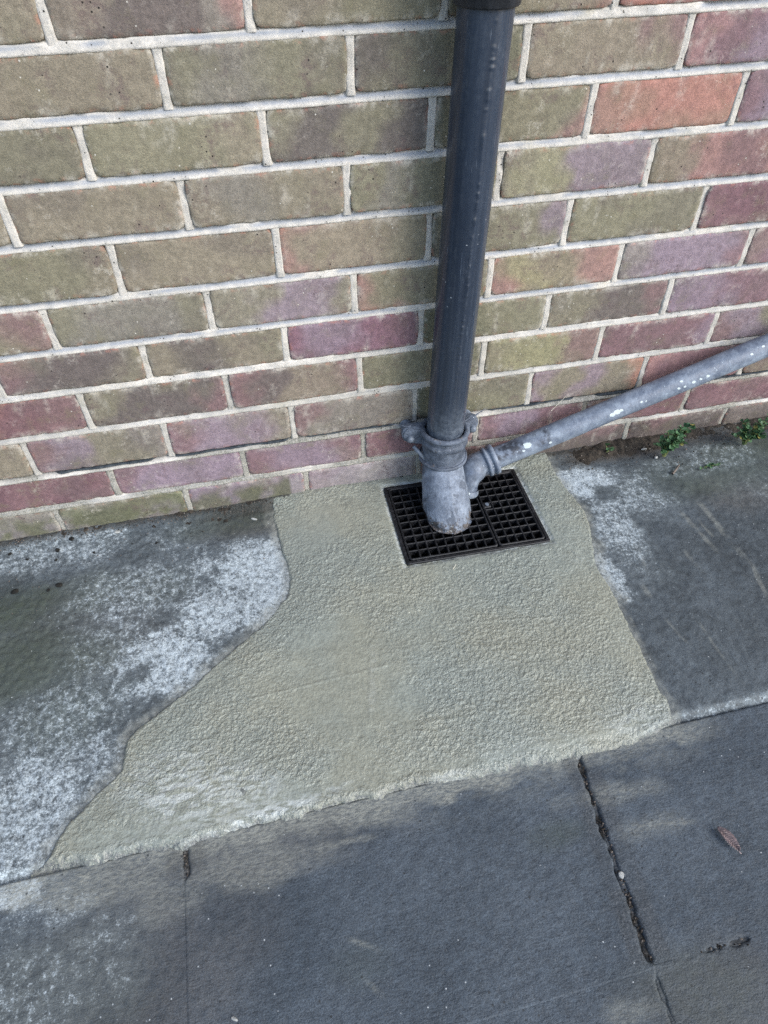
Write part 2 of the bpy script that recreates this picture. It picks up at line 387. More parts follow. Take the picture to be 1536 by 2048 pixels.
def blob(X, Y, px, py, rx, ry, rot=0.0, z=GZ, warp=0.35):
    """soft stain centred where the photo shows it; sizes in metres"""
    c = G(px, py, z); dx, dy = X - c[0], Y - c[1]; cc, s = math.cos(rot), math.sin(rot)
    u = (dx * cc + dy * s) / rx; v = (-dx * s + dy * cc) / ry
    r = np.sqrt(u * u + v * v) + (fbm(X, Y, 14, 91, 4) - 0.5) * 2 * warp
    return sm(r, 1.25, 0.35)
def streak(X, Y, a, b, wdt, z=GZ):
    a = G(*a, z); b = G(*b, z); d = b - a; L = np.hypot(*d); d = d / L
    u = (X - a[0]) * d[0] + (Y - a[1]) * d[1]; v = -(X - a[0]) * d[1] + (Y - a[1]) * d[0]
    v = v + (fbm(X, Y, 60, 5, 2) - 0.5) * 0.004
    return sm(np.abs(v), wdt, wdt * 0.3) * sm(u, -0.01, 0.012) * sm(u, L + 0.01, L - 0.03)

# patch outline, as it lies on the ground
PATCH_PX = [(540, 990), (545, 1040), (555, 1080), (567, 1120), (577, 1160), (572, 1190), (545, 1225), (510, 1262), (450, 1310), (400, 1355), (365, 1385),
            (320, 1420), (268, 1460), (252, 1480), (238, 1540), (190, 1590), (140, 1640), (95, 1700), (78, 1736), (200, 1722), (370, 1697), (480, 1662),
            (600, 1634), (720, 1604), (850, 1570), (1000, 1545), (1160, 1520), (1250, 1497), (1352, 1450), (1335, 1400), (1310, 1355), (1290, 1310), (1262, 1260),
            (1240, 1205), (1220, 1170), (1195, 1130), (1185, 1070), (1170, 1020), (1140, 985), (1115, 950), (1092, 905)]
PATCH = np.array([G(*q) for q in PATCH_PX]); PATCH[0, 1] = 0.02; PATCH[-1, 1] = 0.02
def sdf(X, Y, poly):
    d = np.full(X.shape, 1e9); ins = np.zeros(X.shape, bool); n = len(poly)
    for i in range(n):
        a, b = poly[i], poly[(i + 1) % n]; e = b - a
        t = np.clip(((X - a[0]) * e[0] + (Y - a[1]) * e[1]) / (e @ e), 0, 1)
        d = np.minimum(d, np.hypot(X - a[0] - t * e[0], Y - a[1] - t * e[1]))
        cr = ((a[1] > Y) != (b[1] > Y)) & (X < (b[0] - a[0]) * (Y - a[1]) / (b[1] - a[1] + 1e-12) + a[0]); ins ^= cr
    return np.where(ins, d, -d)

APRON_Y = -0.598
SLAB_Z = -0.1500
def edge_line(X): return APRON_Y + (fbm(X, X * 0, 18, 31, 3) - 0.5) * 0.008
def apron_z(X, Y):
    z = GZ + (fbm(X, Y, 7, 3, 3) - 0.5) * 0.006 + (fbm(X, Y, 90, 4, 3) - 0.5) * 0.0022
    lf = sm(X, 0.42, 0.2)
    z = z + lf * (fbm(X, Y, 150, 6, 2) - 0.5) * 0.002
    z = z + sm(Y, -0.03, 0.0) * 0.006                       # haunched up to the wall
    d = Y - edge_line(X)
    z = z - sm(d, 0.014, -0.002) * 0.012 - sm(d, 0.0, -0.006) * 0.05
    return z
def apron_attr():
    def lichen(X, Y):
        B = lambda *q: blob(X, Y, *q, warp=.5)
        a = np.maximum.reduce([B(500, 1140, .12, .12), B(440, 1220, .16, .11, .5) * .95, B(340, 1320, .12, .09, .6) * .95, B(260, 1200, .17, .12) * .68,
            B(90, 1110, .22, .07) * .72, B(230, 1290, .17, .11) * .62, B(110, 1450, .20, .14) * .62, B(50, 1640, .10, .13) * .85, B(170, 1540, .11, .11) * .72,
            B(200, 1400, .12, .10) * .60, B(260, 1250, .38, .24, .4) * .42, B(60, 1600, .25, .2) * .45, B(380, 1070, .15, .06) * .5])
        b = np.maximum.reduce([B(1170, 970, .11, .06), B(1260, 990, .12, .09) * .72, B(1235, 1060, .07, .13) * .78, B(1215, 1140, .032, .09) * .9,
            B(1440, 915, .13, .06) * .55, B(1330, 940, .09, .04) * .5, B(1500, 970, .09, .07) * .4])
        d = Y - edge_line(X)
        e = sm(d, 0.026, 0.008) * sm(d, -0.012, -0.002) * sm(X, 0.88, 0.93) * 0.62
        hole = np.maximum.reduce([blob(X, Y, 500, 1045, .11, .045) * .8, blob(X, Y, 10, 1210, .10, .06, warp=.8) * .75, blob(X, Y, 30, 1330, .11, .08, warp=.8) * .6, blob(X, Y, 270, 1350, .03, .02, .5, warp=.9) * .5, blob(X, Y, 1215, 985, .03, .02, .3, warp=.9) * .7])
        return np.clip(np.maximum(np.maximum(a, b) * (1 - hole), e), 0, 1)
    def moss(X, Y):
        return np.clip(np.maximum.reduce([blob(X, Y, 20, 1220, .10, .06), blob(X, Y, 60, 1330, .14, .09), blob(X, Y, 180, 1190, .09, .06) * .7, blob(X, Y, 130, 1420, .10, .07) * .6,
            blob(X, Y, 1420, 950, .20, .07) * .8, blob(X, Y, 1500, 900, .15, .05), blob(X, Y, 300, 1180, .08, .05) * .5, blob(X, Y, 480, 1035, .14, .05) * .8, blob(X, Y, 30, 1250, .16, .10) * .6]), 0, 1)
    def slurry(X, Y):
        S = [((1360, 1020), (1440, 1110), .006), ((1395, 1000), (1495, 1120), .008), ((1400, 1040), (1450, 1100), .004), ((1500, 1120), (1536, 1200), .006), ((1285, 1170), (1310, 1210), .007),
             ((1330, 1240), (1385, 1300), .003), ((1220, 1180), (1330, 1430), .004), ((1255, 1230), (1300, 1330), .006), ((1370, 1100), (1410, 1150), .006), ((1265, 1075), (1300, 1150), .005), ((1400, 1250), (1470, 1350), .003), ((1290, 1290), (1350, 1420), .004)]
        v = np.zeros_like(X)
        for a, b, wd in S: v = np.maximum(v, streak(X, Y, a, b, wd) * 0.5 * sm(fbm(X, Y, 30, 16, 3), .3, .6))
        sd = sdf(X, Y, PATCH)
        rim = sm(sd, -0.020, 0.0) * (0.25 + 0.5 * fbm(X, Y, 40, 12, 3)) * sm(X, .39, .37)
        rim2 = sm(sd + (fbm(X, Y, 35, 18, 4) - .5) * .03, -0.018, 0.0) * 0.7
        return np.clip(np.maximum(v, np.maximum(rim, rim2)), 0, 1)
    def dirt(X, Y):
        a = sm(Y, -0.022, -0.004) * 0.9
        a = np.maximum(a, blob(X, Y, 500, 1020, .13, .022) * .75)
        d = Y - edge_line(X)
        a = np.maximum(a, sm(d, 0.004, -0.004) * sm(fbm(X, Y, 40, 77, 3), 0.4, 0.6))
        a = np.maximum(a, sm(Y, -0.06, -0.02) * sm(X, .97, 1.02) * .8)
        return np.clip(a, 0, 1)
    def brown(X, Y):
        return np.clip(np.maximum.reduce([blob(X, Y, 500, 1050, .10, .04) * .5, blob(X, Y, 200, 1250, .15, .12) * .25, blob(X, Y, 1240, 900, .15, .03), blob(X, Y, 1480, 990, .1, .06) * .4]), 0, 1)
    return dict(lichen=lichen, moss=moss, slurry=slurry, dirt=dirt, brown=brown)
apron = grid_obj('path', np.concatenate([np.linspace(-1.6, -0.31, 60), np.arange(-0.30, 1.72, 0.0022), np.linspace(1.74, 3.0, 60)]), np.arange(-0.612, 0.004, 0.0022), apron_z, M['apron'],
                 keep=lambda X, Y, Z: ~in_gully(X, Y, -0.004), attrs=apron_attr())
tag(apron, 'old weathered concrete strip with pale lichen along the foot of the brick wall', None, None, 'structure')

# --- paving slabs beyond the strip
JX = [-1.42, -0.88, -0.34, 0.200, 0.742, 1.282, 1.82, 2.36]
JY = [APRON_Y - 0.001, -0.863, -1.40, -1.94]
def skew(y): return 0.108 * (y + 0.62) * 0.8
def bed_z(X, Y):
    """joint filling: nearly flush where slurry has run in, open elsewhere"""
    open_ = sm(np.abs(X - (0.744 + skew(Y))), 0.03, 0.02) * sm(Y, -0.862, -0.850) * (0.45 + 0.55 * sm(fbm(X, Y, 30, 8, 3), 0.35, 0.55))
    open_ = np.maximum(open_, sm(np.abs(X - 0.2), 0.03, 0.02) * sm(Y, -0.655, -0.625) * 0.9)
    open_ = np.maximum(open_, sm(np.abs(Y + 0.863), 0.03, 0.02) * sm(np.abs(X - 0.812), 0.040, 0.030) * (.15 + .4 * sm(fbm(X, Y, 60, 19, 3), .35, .6)))
    open_ = np.maximum(open_, sm(np.abs(X - (0.744 + skew(Y))), 0.03, 0.02) * sm(Y, -0.864, -0.875) * 0.35)
    open_ = np.maximum(open_, sm(np.abs(Y + 0.863), 0.03, 0.02) * sm(X, .73, .76) * (.10 + .35 * sm(fbm(X, Y, 26, 9, 3), .5, .7)))
    return open_
def near_joint(X, Y):
    d = np.minimum(np.abs(X - 0.2), np.abs(X - (0.744 + skew(Y)))); d = np.minimum(d, np.abs(Y + 0.863))
    return sm(d, .009, .004)
def pav_z(X, Y): return near_joint(X, Y) * (1 - bed_z(X, Y)) * -.0003 - (1 - near_joint(X, Y)) * .006 + SLAB_Z - 0.0003 - bed_z(X, Y) * 0.0040 + (fbm(X, Y, 150, 44, 3) - 0.5) * (.0012 + .0038 * bed_z(X, Y))
zero = lambda X, Y: X * 0
def slab_attr():
    Z0 = SLAB_Z
    def slurry(X, Y):
        e = np.maximum(sm(Y, -0.67, -0.605) * sm(fbm(X * .35, Y * 1.4, 40, 14, 4), .42, .68) * .5, sm(Y + (fbm(X * .6, Y, 40, 15, 4) - .5) * .05, -.640, -.612) * .9) * sm(X, 1.0, .86) * sm(X, -0.06, 0.0)
        v = e * 1.0
        for a, b, wd in [((1180, 1585), (1300, 1580), .006), ((1270, 1655), (1400, 1640), .005), ((700, 1880), (760, 1900), .004), ((735, 1965), (765, 1990), .004), ((620, 1700), (760, 1670), .006)]:
            v = np.maximum(v, streak(X, Y, a, b, wd, Z0) * 0.55)
        for q in ((1240, 1590, .06, .012, .3), (1300, 1650, .06, .016, .32), (200, 1770, .12, .02, .45), (450, 1740, .12, .022, .4), (740, 1630, .06, .014, .35), (360, 1800, .05, .025, .3), (1270, 2030, .03, .01, .3)):
            v = np.maximum(v, blob(X, Y, q[0], q[1], q[2] * 1.2, q[3] * 1.3, -.05, Z0, .9) * q[4] * 1.35)
        return np.clip(v, 0, 1)
    def lichen(X, Y):
        return np.clip(np.maximum.reduce([blob(X, Y, 20, 1790, .06, .03, z=Z0) * 1.0, blob(X, Y, 80, 1830, .08, .035, z=Z0) * .6, blob(X, Y, 60, 2000, .10, .08, z=Z0) * .52, blob(X, Y, 220, 1870, .05, .04, z=Z0) * .5,
            blob(X, Y, 150, 1950, .10, .06, z=Z0) * .45, blob(X, Y, -40, 1880, .06, .08, z=Z0) * .5]), 0, 1)
    def moss(X, Y):
        return np.clip(np.maximum.reduce([blob(X, Y, 1130, 1665, .05, .02, z=Z0) * .45, blob(X, Y, 80, 2000, .14, .09, z=Z0) * .35, blob(X, Y, 720, 1930, .05, .03, z=Z0) * .25, blob(X, Y, 1400, 1980, .09, .05, z=Z0) * .35]), 0, 1)
    def dirt(X, Y):
        return np.clip(bed_z(X, Y) * 1.1, 0, 1) * sm(np.abs(X - (0.744 + skew(Y))) * 0 + bed_z(X, Y), 0.25, 0.5)
    def brown(X, Y):
        return np.clip(np.maximum.reduce([blob(X, Y, 240, 1950, .2, .12, z=Z0) * .35, blob(X, Y, 1450, 2000, .12, .06, z=Z0) * .3, blob(X, Y, 500, 1700, .2, .05, z=Z0) * .3]), 0, 1)
    return dict(slurry=slurry, lichen=lichen, moss=moss, dirt=dirt, brown=brown)
SA = slab_attr()
pave = grid_obj('pavement', np.concatenate([np.arange(-1.45, .17, .006), np.arange(.17, .90, 0.0026), np.arange(.90, 2.4, .006)]), np.concatenate([np.arange(-1.96, -.95, .008), np.arange(-.95, -0.585, 0.0026)]), pav_z, M['slab'], attrs=SA)
tag(pave, 'grey paving with slurry filled joints in front of the concrete strip', None, None, 'structure')
SA2 = dict(SA); SA2['dirt'] = lambda X, Y: bed_z(X, Y) * 0.35
for j in range(len(JY) - 1):
    for i in range(len(JX) - 1):
        x0, x1, y1, y0 = JX[i], JX[i + 1], JY[j], JY[j + 1]
        if j == 2 or x1 < -0.4 or x0 > 1.3: step = 0.02
        else: step = 0.0022
        if j == 1 and step < 0.01: step = 0.0022 if x0 > -0.1 and x1 < 1.3 else 0.006
        hw = 0.0030
        dz = 0.0003 * math.sin(i * 2.7 + j)
        def zf(X, Y, x0=x0, x1=x1, y0=y0, y1=y1, i=i, j=j, dz=dz):
            op = sm(bed_z(X, Y), .05, .5) if j < 2 and abs(x0 - 1.282) > .01 else np.ones_like(X)
            op = np.where((X < -.15) | (X > 1.2), 1.0, op)
            hw = 0.0026 * op - 0.0035 * (1 - op)
            wob = (fbm(X, Y, 70, 60 + i, 4) - 0.5) * 0.008 * op
            s0 = skew(Y) if abs(x0 - .742) < .01 else 0; s1 = skew(Y) if abs(x1 - .742) < .01 else 0
            d = np.minimum(np.minimum(X - x0 - s0 - hw, x1 + s1 - hw - X), Y - y0 - hw) + wob
            d = np.minimum(d, y1 - (0.0 if j == 0 else hw) - Y + (0 if j == 0 else wob))
            z = SLAB_Z + dz + (fbm(X, Y, 5, 70, 3) - 0.5) * 0.003 + (fbm(X * 0.5, Y, 210, 71, 2) - 0.5) * 0.0009 + (fbm(X, Y, 60, 72, 3) - 0.5) * 0.0006
            return z - sm(d, 0.004, 0.0) * 0.0030 * bed_z(X, Y) - sm(d, 0.0005, -0.003) * 0.02
        xs = np.arange(x0 - 0.006 - 0.034 * (abs(x0 - .742) < .01), x1 + 0.007 + 0.004, step); ys = np.arange(y0 - 0.006, y1 + 0.006, step)
        s = grid_obj('paving_slab', xs, ys, zf, M['slab'], attrs=SA2); s.parent = pave

# --- the fresh cement patch
def patch_build():
    st = 0.0017
    xs = np.arange(PATCH[:, 0].min() - 0.02, PATCH[:, 0].max() + 0.02, st); ys = np.arange(PATCH[:, 1].min() - 0.03, 0.004, st)
    X, Y = np.meshgrid(xs, ys)
    base = GZ - sm(Y - APRON_Y, 0.010, -0.018) * (GZ - SLAB_Z) 
    d = sdf(X, Y, PATCH)
    wob = (fbm(X, Y, 35, 21, 4) - 0.5) * 0.016 + (fbm(X, Y, 160, 22, 2) - 0.5) * 0.006
    low = sm(Y, -0.56, -0.60)                                   # feathered ragged edge on the slabs
    d = d + wob * (0.45 + 0.5 * low)
    th = -0.006 + 0.0085 * sm(d, -0.003, 0.006) + 0.002 * sm(d, 0.004, 0.05)
    th = th * (1 - low) + low * (-0.006 + 0.0098 * sm(d, -0.004, 0.010) + 0.0010 * sm(d, 0.006, 0.040) + 0.0010 * sm(d, 0.02, 0.07))
    u, v = to_grate(X, Y); dg = np.maximum(np.abs(u) - GW / 2, np.abs(v) - GD / 2)
    wet = np.clip(.55 * sm(fbm(X, Y, 9, 29, 3), .45, .65) + blob(X, Y, 680, 1400, .10, .16, 0.2) * .9 + low * sm(d, .012, .022) * sm(d, .06, .035) * .9 + blob(X, Y, 700, 1040, .12, .06) * .5 + sm(dg, .02, .004) * .6 + blob(X, Y, 560, 1590, .07, .03) * .7, 0, 1)
    bumps = sm(vnoise(X * 190, Y * 215, 23), .48, .95) + .8 * sm(vnoise(X * 230 + 40 * Y, Y * 250 - 60 * X, 27), .5, .95) - .6 * sm(vnoise(X * 150 - 50 * Y, Y * 165 + 40 * X, 28), .6, .95)
    lump2 = fbm(X * 0.8, Y, 48, 25, 3)
    tex = bumps * 0.0007 + (lump2 - 0.5) * 0.0011
    z = base + th + tex * (1 - 0.62 * wet) * sm(d, 0, 0.01) + (fbm(X, Y, 6, 24, 3) - 0.5) * 0.005 + sm(Y, -0.04, 0.0) * 0.004
    z = z - sm(dg, 0.010, 0.0) * 0.0035
    for a_, b_, w_, h_ in (((742, 1240), (738, 1460), .004, .0003), ((640, 1180), (900, 1200), .003, .0006), ((420, 1420), (800, 1330), .003, .0006), ((300, 1600), (620, 1500), .0035, .0007), ((900, 1250), (1180, 1230), .003, .0006), ((850, 1450), (1200, 1390), .0035, .0006)):
        z = z + streak(X, Y, a_, b_, w_) * h_
    Z = z
    keep = (d > -0.012) & ~in_gully(X, Y, 0.0005)
    pale = np.clip(low * sm(d, .004, .016) * sm(d, .042, .022) * 0.28 * sm(fbm(X, Y, 14, 26, 3), .45, .62) + sm(dg, .010, .003) * .7 + blob(X, Y, 430, 1600, .10, .04) * .45 + blob(X, Y, 330, 1560, .08, .05) * .3  # pale laitance, with the wet front ridge's bright highlight painted in
                   + blob(X, Y, 1270, 1440, .07, .03) * .25 + blob(X, Y, 900, 1560, .05, .012) * .35 + blob(X, Y, 520, 1635, .12, .010, .12) * .6 + streak(X, Y, (748, 1290), (742, 1440), .008) * .12, 0, 1)
    thin = np.clip(sm(d, .010, -.002) * (0.35 + 0.5 * low) + low * sm(d, .016, .0) * .6, 0, 1)
    f = lambda a: (lambda XX, YY: a)
    return grid_obj('cement_patch', xs, ys, lambda XX, YY: Z, M['patch'], keep=lambda XX, YY, ZZ: keep, attrs=dict(wet=f(wet), pale=f(pale), thin=f(thin)))
patch = patch_build()
tag(patch, 'fresh beige-grey stippled cement patch laid around the black drain grate', 'cement patch')

# ================================================================== BRICK WALL
wall = empty('brick_wall', (0.7, 0.05, GZ), 'olive and purple-red brick house wall with pale mortar joints', 'wall')
L = {-1: (1032, 799), 0: (965, 744), 1: (887, 675), 2: (802, 606), 3: (719, 529), 4: (622, 448), 5: (502, 353), 6: (383, 248), 7: (252, 130), 8: (103, 5)}
JL = {}
for k, (a, b) in L.items():
    xa, za = WL(0, a); xb, zb = WL(1536, b); JL[k] = (xa, za, (zb - za) / (xb - xa))
def JZ(k, x):
    if k <= -2: return JL[-1][1] + JL[-1][2] * (x - JL[-1][0]) - 0.073 - 0.075 * (-2 - k)
    if k > 8: return JL[8][1] + JL[8][2] * 0.3 * (x - JL[8][0]) + 0.0755 * (k - 8)
    return JL[k][1] + JL[k][2] * np.clip(x - JL[k][0], -0.4, 2.0)
PER = {-2: [(118, 1039), (373, 992), (613, 963), (837, 945), (1050, 905), (1252, 864), (1447, 831)],
       -1: [(230, 972), (488, 925), (727, 888), (952, 863), (1165, 830), (1372, 797)],
       0: [(57, 915), (335, 882), (585, 845), (830, 809), (1059, 778), (1286, 744)],
       1: [(172, 827), (457, 789), (720, 759), (967, 714), (1198, 688), (1425, 658)],
       2: [(2, 785), (293, 732), (573, 698), (842, 662), (1093, 628), (1335, 594)],
       3: [(100, 662), (420, 629), (709, 594), (979, 561), (1240, 515), (1490, 505)],
       4: [(232, 540), (556, 510), (859, 477), (1134, 450), (1401, 417)],
       5: [(18, 450), (372, 423), (694, 390), (999, 350), (1299, 330)],
       6: [(167, 303), (529, 277), (865, 247), (1182, 220), (1479, 197)],
       7: [(323, 150), (702, 133), (1052, 103), (1374, 83)],
       8: [(90, 40), (497, 25), (890, 15), (1232, 7)]}
PAL = {k: lin(v) for k, v in dict(o=(122, 116, 92), O=(140, 136, 96), b=(129, 118, 98), g=(124, 117, 106), d=(94, 85, 81), k=(96, 95, 74), r=(148, 111, 105), R=(156, 112, 99), p=(119, 91, 93),  # k: olive darkened beside and behind the downpipe, its shade put into the tone
                                  P=(124, 90, 100), v=(130, 114, 124), D=(106, 78, 83), w=(168, 158, 156), m=(112, 115, 82), n=(112, 101, 94), e=(172, 122, 100)).items()}
TON = {8: ['bbb', 'bbddgr', 'bboo', 'kobr', 'Rrr', 'rpr'],
       7: ['bbbb', 'ogoo', 'dook', 'bbbp', 'rpvv'],
       6: ['ddoo', 'ooob', 'oddodd', 'kkoor', 'rRRR', 'pvvp'],
       5: ['bob', 'bbbb', 'bgbb', 'ogook', 'oOvvv', 'obrpr'],
       4: ['ooob', 'bbbb', 'rbbo', 'kkoov', 'oooo', 'pDDp'],
       3: ['oop', 'oggo', 'oovvo', 'rookk', 'rOorr', 'gvvp', 'pvp'],
       2: ['pdo', 'pddo', 'bdbo', 'PvPp', 'kkoo', 'ooddp', 'vvpp', 'vov'],
       1: ['RDp', 'odddp', 'pdbbp', 'oookk', 'oOOpp', 'ppppv', 'pvoo'],
       0: ['bbb', 'pvoog', 'pvvo', 'pggb', 'kkoo', 'vovoe', 'rppp', 'opp'],
       -1: ['DppDp', 'pvvv', 'pvvp', 'pppD', 'pvpp', 'ppD', 'DppD'],
       -2: ['gggg', 'mgom', 'vvgv', 'Pvww', 'pppp', 'nnpp', 'ppnn', 'nnn']}
for _k in PAL: _q = .08 if _k in 'rRpPDve' else .20; PAL[_k] = (PAL[_k] * (1 - _q) + PAL[_k].mean() * _q) * 1.06
HJ = 0.0055
def brick(x0, x1, k, tones, hi, idx):
    zc0 = lambda x: JZ(k, x) + HJ; zc1 = lambda x: JZ(k + 1, x) - HJ
    if hi:
        us = np.concatenate([[0, .0012, .003, .007], np.linspace(.012, (x1 - x0) - .012, 34), [(x1 - x0) - .007, (x1 - x0) - .003, (x1 - x0) - .0012, x1 - x0]])
        vs = np.concatenate([[0, .02, .05, .11], np.linspace(.2, .8, 6), [.89, .95, .98, 1]])
    else:
        us = np.array([0, .003, .02, (x1 - x0) / 2, (x1 - x0) - .02, (x1 - x0) - .003, x1 - x0]); vs = np.array([0, .05, .5, .95, 1])
    nx, ny = len(us), len(vs); w = x1 - x0
    U, Vv = np.meshgrid(us, vs)
    X = x0 + U; Z = zc0(X) + (zc1(X) - zc0(X)) * Vv; h = float(np.mean(zc1(X) - zc0(X)))
    # arris wobble and knocked corners
    s = 1000 + idx * 7
    e_l, e_r, e_b, e_t = U, w - U, Vv * h, (1 - Vv) * h
    ed = np.minimum(np.minimum(e_l, e_r), np.minimum(e_b, e_t))
    fall = sm(ed, 0.016, 0.0)
    X = X + fall * (fbm(U + idx, Vv * h, 75, s, 4) - 0.5) * 0.0022
    Z = Z + fall * (fbm(U + idx, Vv * h, 75, s + 9, 4) - 0.5) * 0.0022
    cd_ = np.minimum.reduce([np.hypot(a, b) for a in (e_l, e_r) for b in (e_b, e_t)])
    cut = sm(cd_, 0.010, 0.0)
    X = X + cut * np.where(U < w / 2, 1, -1) * 0.0022; Z = Z + cut * np.where(Vv < .5, 1, -1) * 0.0022
    rs = np.random.RandomState(idx)
    yo = rs.uniform(-0.0015, 0.0012); tilt = rs.uniform(-0.006, 0.006)
    Yf = yo + tilt * (U - w / 2) + (fbm(U + idx * .3, Vv * h, 18, s + 3, 3) - .5) * .0026 + (fbm(U + idx * .3, Vv * h, 80, s + 5, 2) - .5) * .0009
    Yf = Yf + sm(ed, 0.0030, 0.0) * 0.0014 + fall * sm(fbm(U + idx, Vv * h, 70, s + 15, 2), .66, .85) * 0.0018
    # colour of the burnt face: firing tones running into one another, plus painted pipe shade (k)
    n = len(tones); q = np.array([PAL[c] for c in tones])
    t = np.clip(U / w + (fbm(U + idx * .7, Vv * h, 22, s + 30, 3) - 0.5) * 0.42 + (Vv - .5) * rs.uniform(-.25, .25), 0, 0.9999) * (n - 1)
    i0 = np.floor(t).astype(int); f = sm(t - i0, 0.15, 0.85)[..., None]
    colr = q[i0] * (1 - f) + q[np.minimum(i0 + 1, n - 1)] * f
    colr = colr * .68 + colr.mean((0, 1)) * .32
    colr = colr * rs.uniform(.93, 1.07)
    sh = fbm(U + idx * .7, Vv * h, 16, s + 40, 3)[..., None]
    colr = colr * (1 - sm(sh, .52, .75) * .30) + PAL['d' if idx % 3 else 'o'] * sm(sh, .52, .75) * .30
    # splash zone
    if k <= -1:
        nz = fbm(X, Z, 26, 55, 4)
        b0 = sm(Z + (nz - .5) * .07, -.082, -.125)
        mud = np.where((X > .93)[..., None], PAL['n'] * .82, np.where(((X > .42) & (X < .66))[..., None], PAL['w'] * .9, np.where((X > .66)[..., None], PAL['g'] * .8, PAL['m'] * .80 * (1 - sm(nz, .5, .62)[..., None]) + PAL['w'] * .55 * sm(nz, .5, .62)[..., None])))
        mk = (b0 * np.where(X > .93, .92, np.where(X > .42, .6, .75)))[..., None]
        colr = (colr * (1 - mk) + mud * mk) * (1 - .22 * b0[..., None])
    edge = sm(ed + (fbm(U + idx, Vv * h, 90, s + 50, 2) - .5) * .003, .0008, .0062)
    smear = sm(ed, .013, .001) * sm(fbm(U + idx * 1.3, Vv * h, 34, s + 60, 3), .60, .74) * .6
    smear = np.maximum(smear, sm(fbm(U * 1.6 + idx * 2.1, Vv * h * .6, 30, s + 70, 3), .72, .82) * .4)
    front = np.stack([X, Yf, Z], -1).reshape(-1, 3)
    id2 = np.arange(nx * ny).reshape(ny, nx)
    F = np.stack([id2[:-1, :-1], id2[:-1, 1:], id2[1:, 1:], id2[1:, :-1]], -1).reshape(-1, 4)
    ring = np.concatenate([id2[0, :-1], id2[:-1, -1], id2[-1, :0:-1], id2[:0:-1, 0]])
    back = front[ring].copy(); back[:, 1] = 0.06
    nb = len(front); ids = nb + np.arange(len(ring))
    S = np.stack([np.roll(ring, -1), ring, ids, np.roll(ids, -1)], -1)
    V = np.vstack([front, back]); Fa = np.vstack([F, S])
    cc = np.vstack([colr.reshape(-1, 3), colr.reshape(-1, 3)[ring]]); ee = np.concatenate([edge.ravel(), np.zeros(len(ring))])
    o = mesh_obj('brick', V, Fa, M['brick'], attrs=dict(edge=ee, smear=np.concatenate([smear.ravel(), np.zeros(len(ring))])), col=cc)
    parent_keep(o, wall); return o
def strip(name, path_fn, across, mat, dirt):
    pass
XMIN, XMAX = -0.62, 2.0
bi = 0
joints = []
for k in range(-3, 14):
    if k in PER:
        xs = [WL(*q)[0] for q in PER[k]]
    else:
        xs = [0.225 * i + (0.1125 if k % 2 else 0) for i in range(0, 6)]
    first = xs[0]; tones = list(TON.get(k, []))
    pre = 0
    while xs[0] > XMIN: xs.insert(0, xs[0] - 0.2255); pre += 1
    while xs[-1] < XMAX: xs.append(xs[-1] + 0.2255)
    for i in range(len(xs) - 1):
        ti = i - pre + 1
        t = tones[ti] if 0 <= ti < len(tones) else random.choice(['obo', 'bbo', 'pvp', 'rbp', 'odo', 'ppv'])
        hi = (k >= -2 and k <= 8 and xs[i + 1] > -0.25 and xs[i] < 1.65)
        wj = 0.0050
        brick(xs[i] + wj, xs[i + 1] - wj, k, t, hi, bi); bi += 1
    for x in xs: joints.append((k, x))
# bed joints (struck back under the upper brick higher up, flush lower down)
def mortar_bed(k):
    xs = np.arange(XMIN - 0.1, XMAX + 0.1, 0.0035 if -1 <= k <= 8 else 0.02)
    up = -HJ - 0.004; vs = np.array([-HJ - .004, -HJ - .0005, -HJ + .0018, -HJ + .004, 0.0005, HJ - .0035, HJ - .001, HJ + .002, HJ + .004])
    X, D = np.meshgrid(xs, vs); Z = JZ(k, X) + D
    t = (D + HJ) / (2 * HJ)
    top = {0: 0.010, 1: 0.0025, 2: 0.0028, 3: 0.0032}.get(k, 0.0042 if k >= 4 else 0.0022)
    nz = fbm(X, Z, 45, 300 + k, 4); n2 = fbm(X, Z, 12, 330 + k, 3)
    top_x = top * (0.45 + 1.0 * sm(n2, .3, .62))
    Y = 0.0004 + top_x * sm(t, 0.05, 0.95) + (nz - .5) * .0034
    if k == 0: Y = Y - 0.003 * sm(t, .55, .25) + 0.012 * sm(t, .55, .8)
    Y = Y + sm(np.abs(t - .5), .55, .75) * 0.010
    idx = np.arange(X.size).reshape(X.shape)
    F = np.stack([idx[:-1, :-1], idx[:-1, 1:], idx[1:, 1:], idx[1:, :-1]], -1).reshape(-1, 4)
    skin = (1.0 if k >= 3 else .35) * sm(t, .30, .45) * sm(t, .95, .82) * sm(n2, .25, .42)
    dirt = np.full(X.shape, 0.85 if k == 0 else (0.8 if k <= -1 else {1: .35, 2: .22}.get(k, .10))) * sm(fbm(X, Z, 9, 350 + k, 3), .3, .6)
    parent_keep(mesh_obj('mortar_joint', np.stack([X, Y, Z], -1).reshape(-1, 3), F, M['mortar'], attrs=dict(dirt=dirt.ravel(), skin=skin.ravel())), wall)
for k in range(-3, 15): mortar_bed(k)
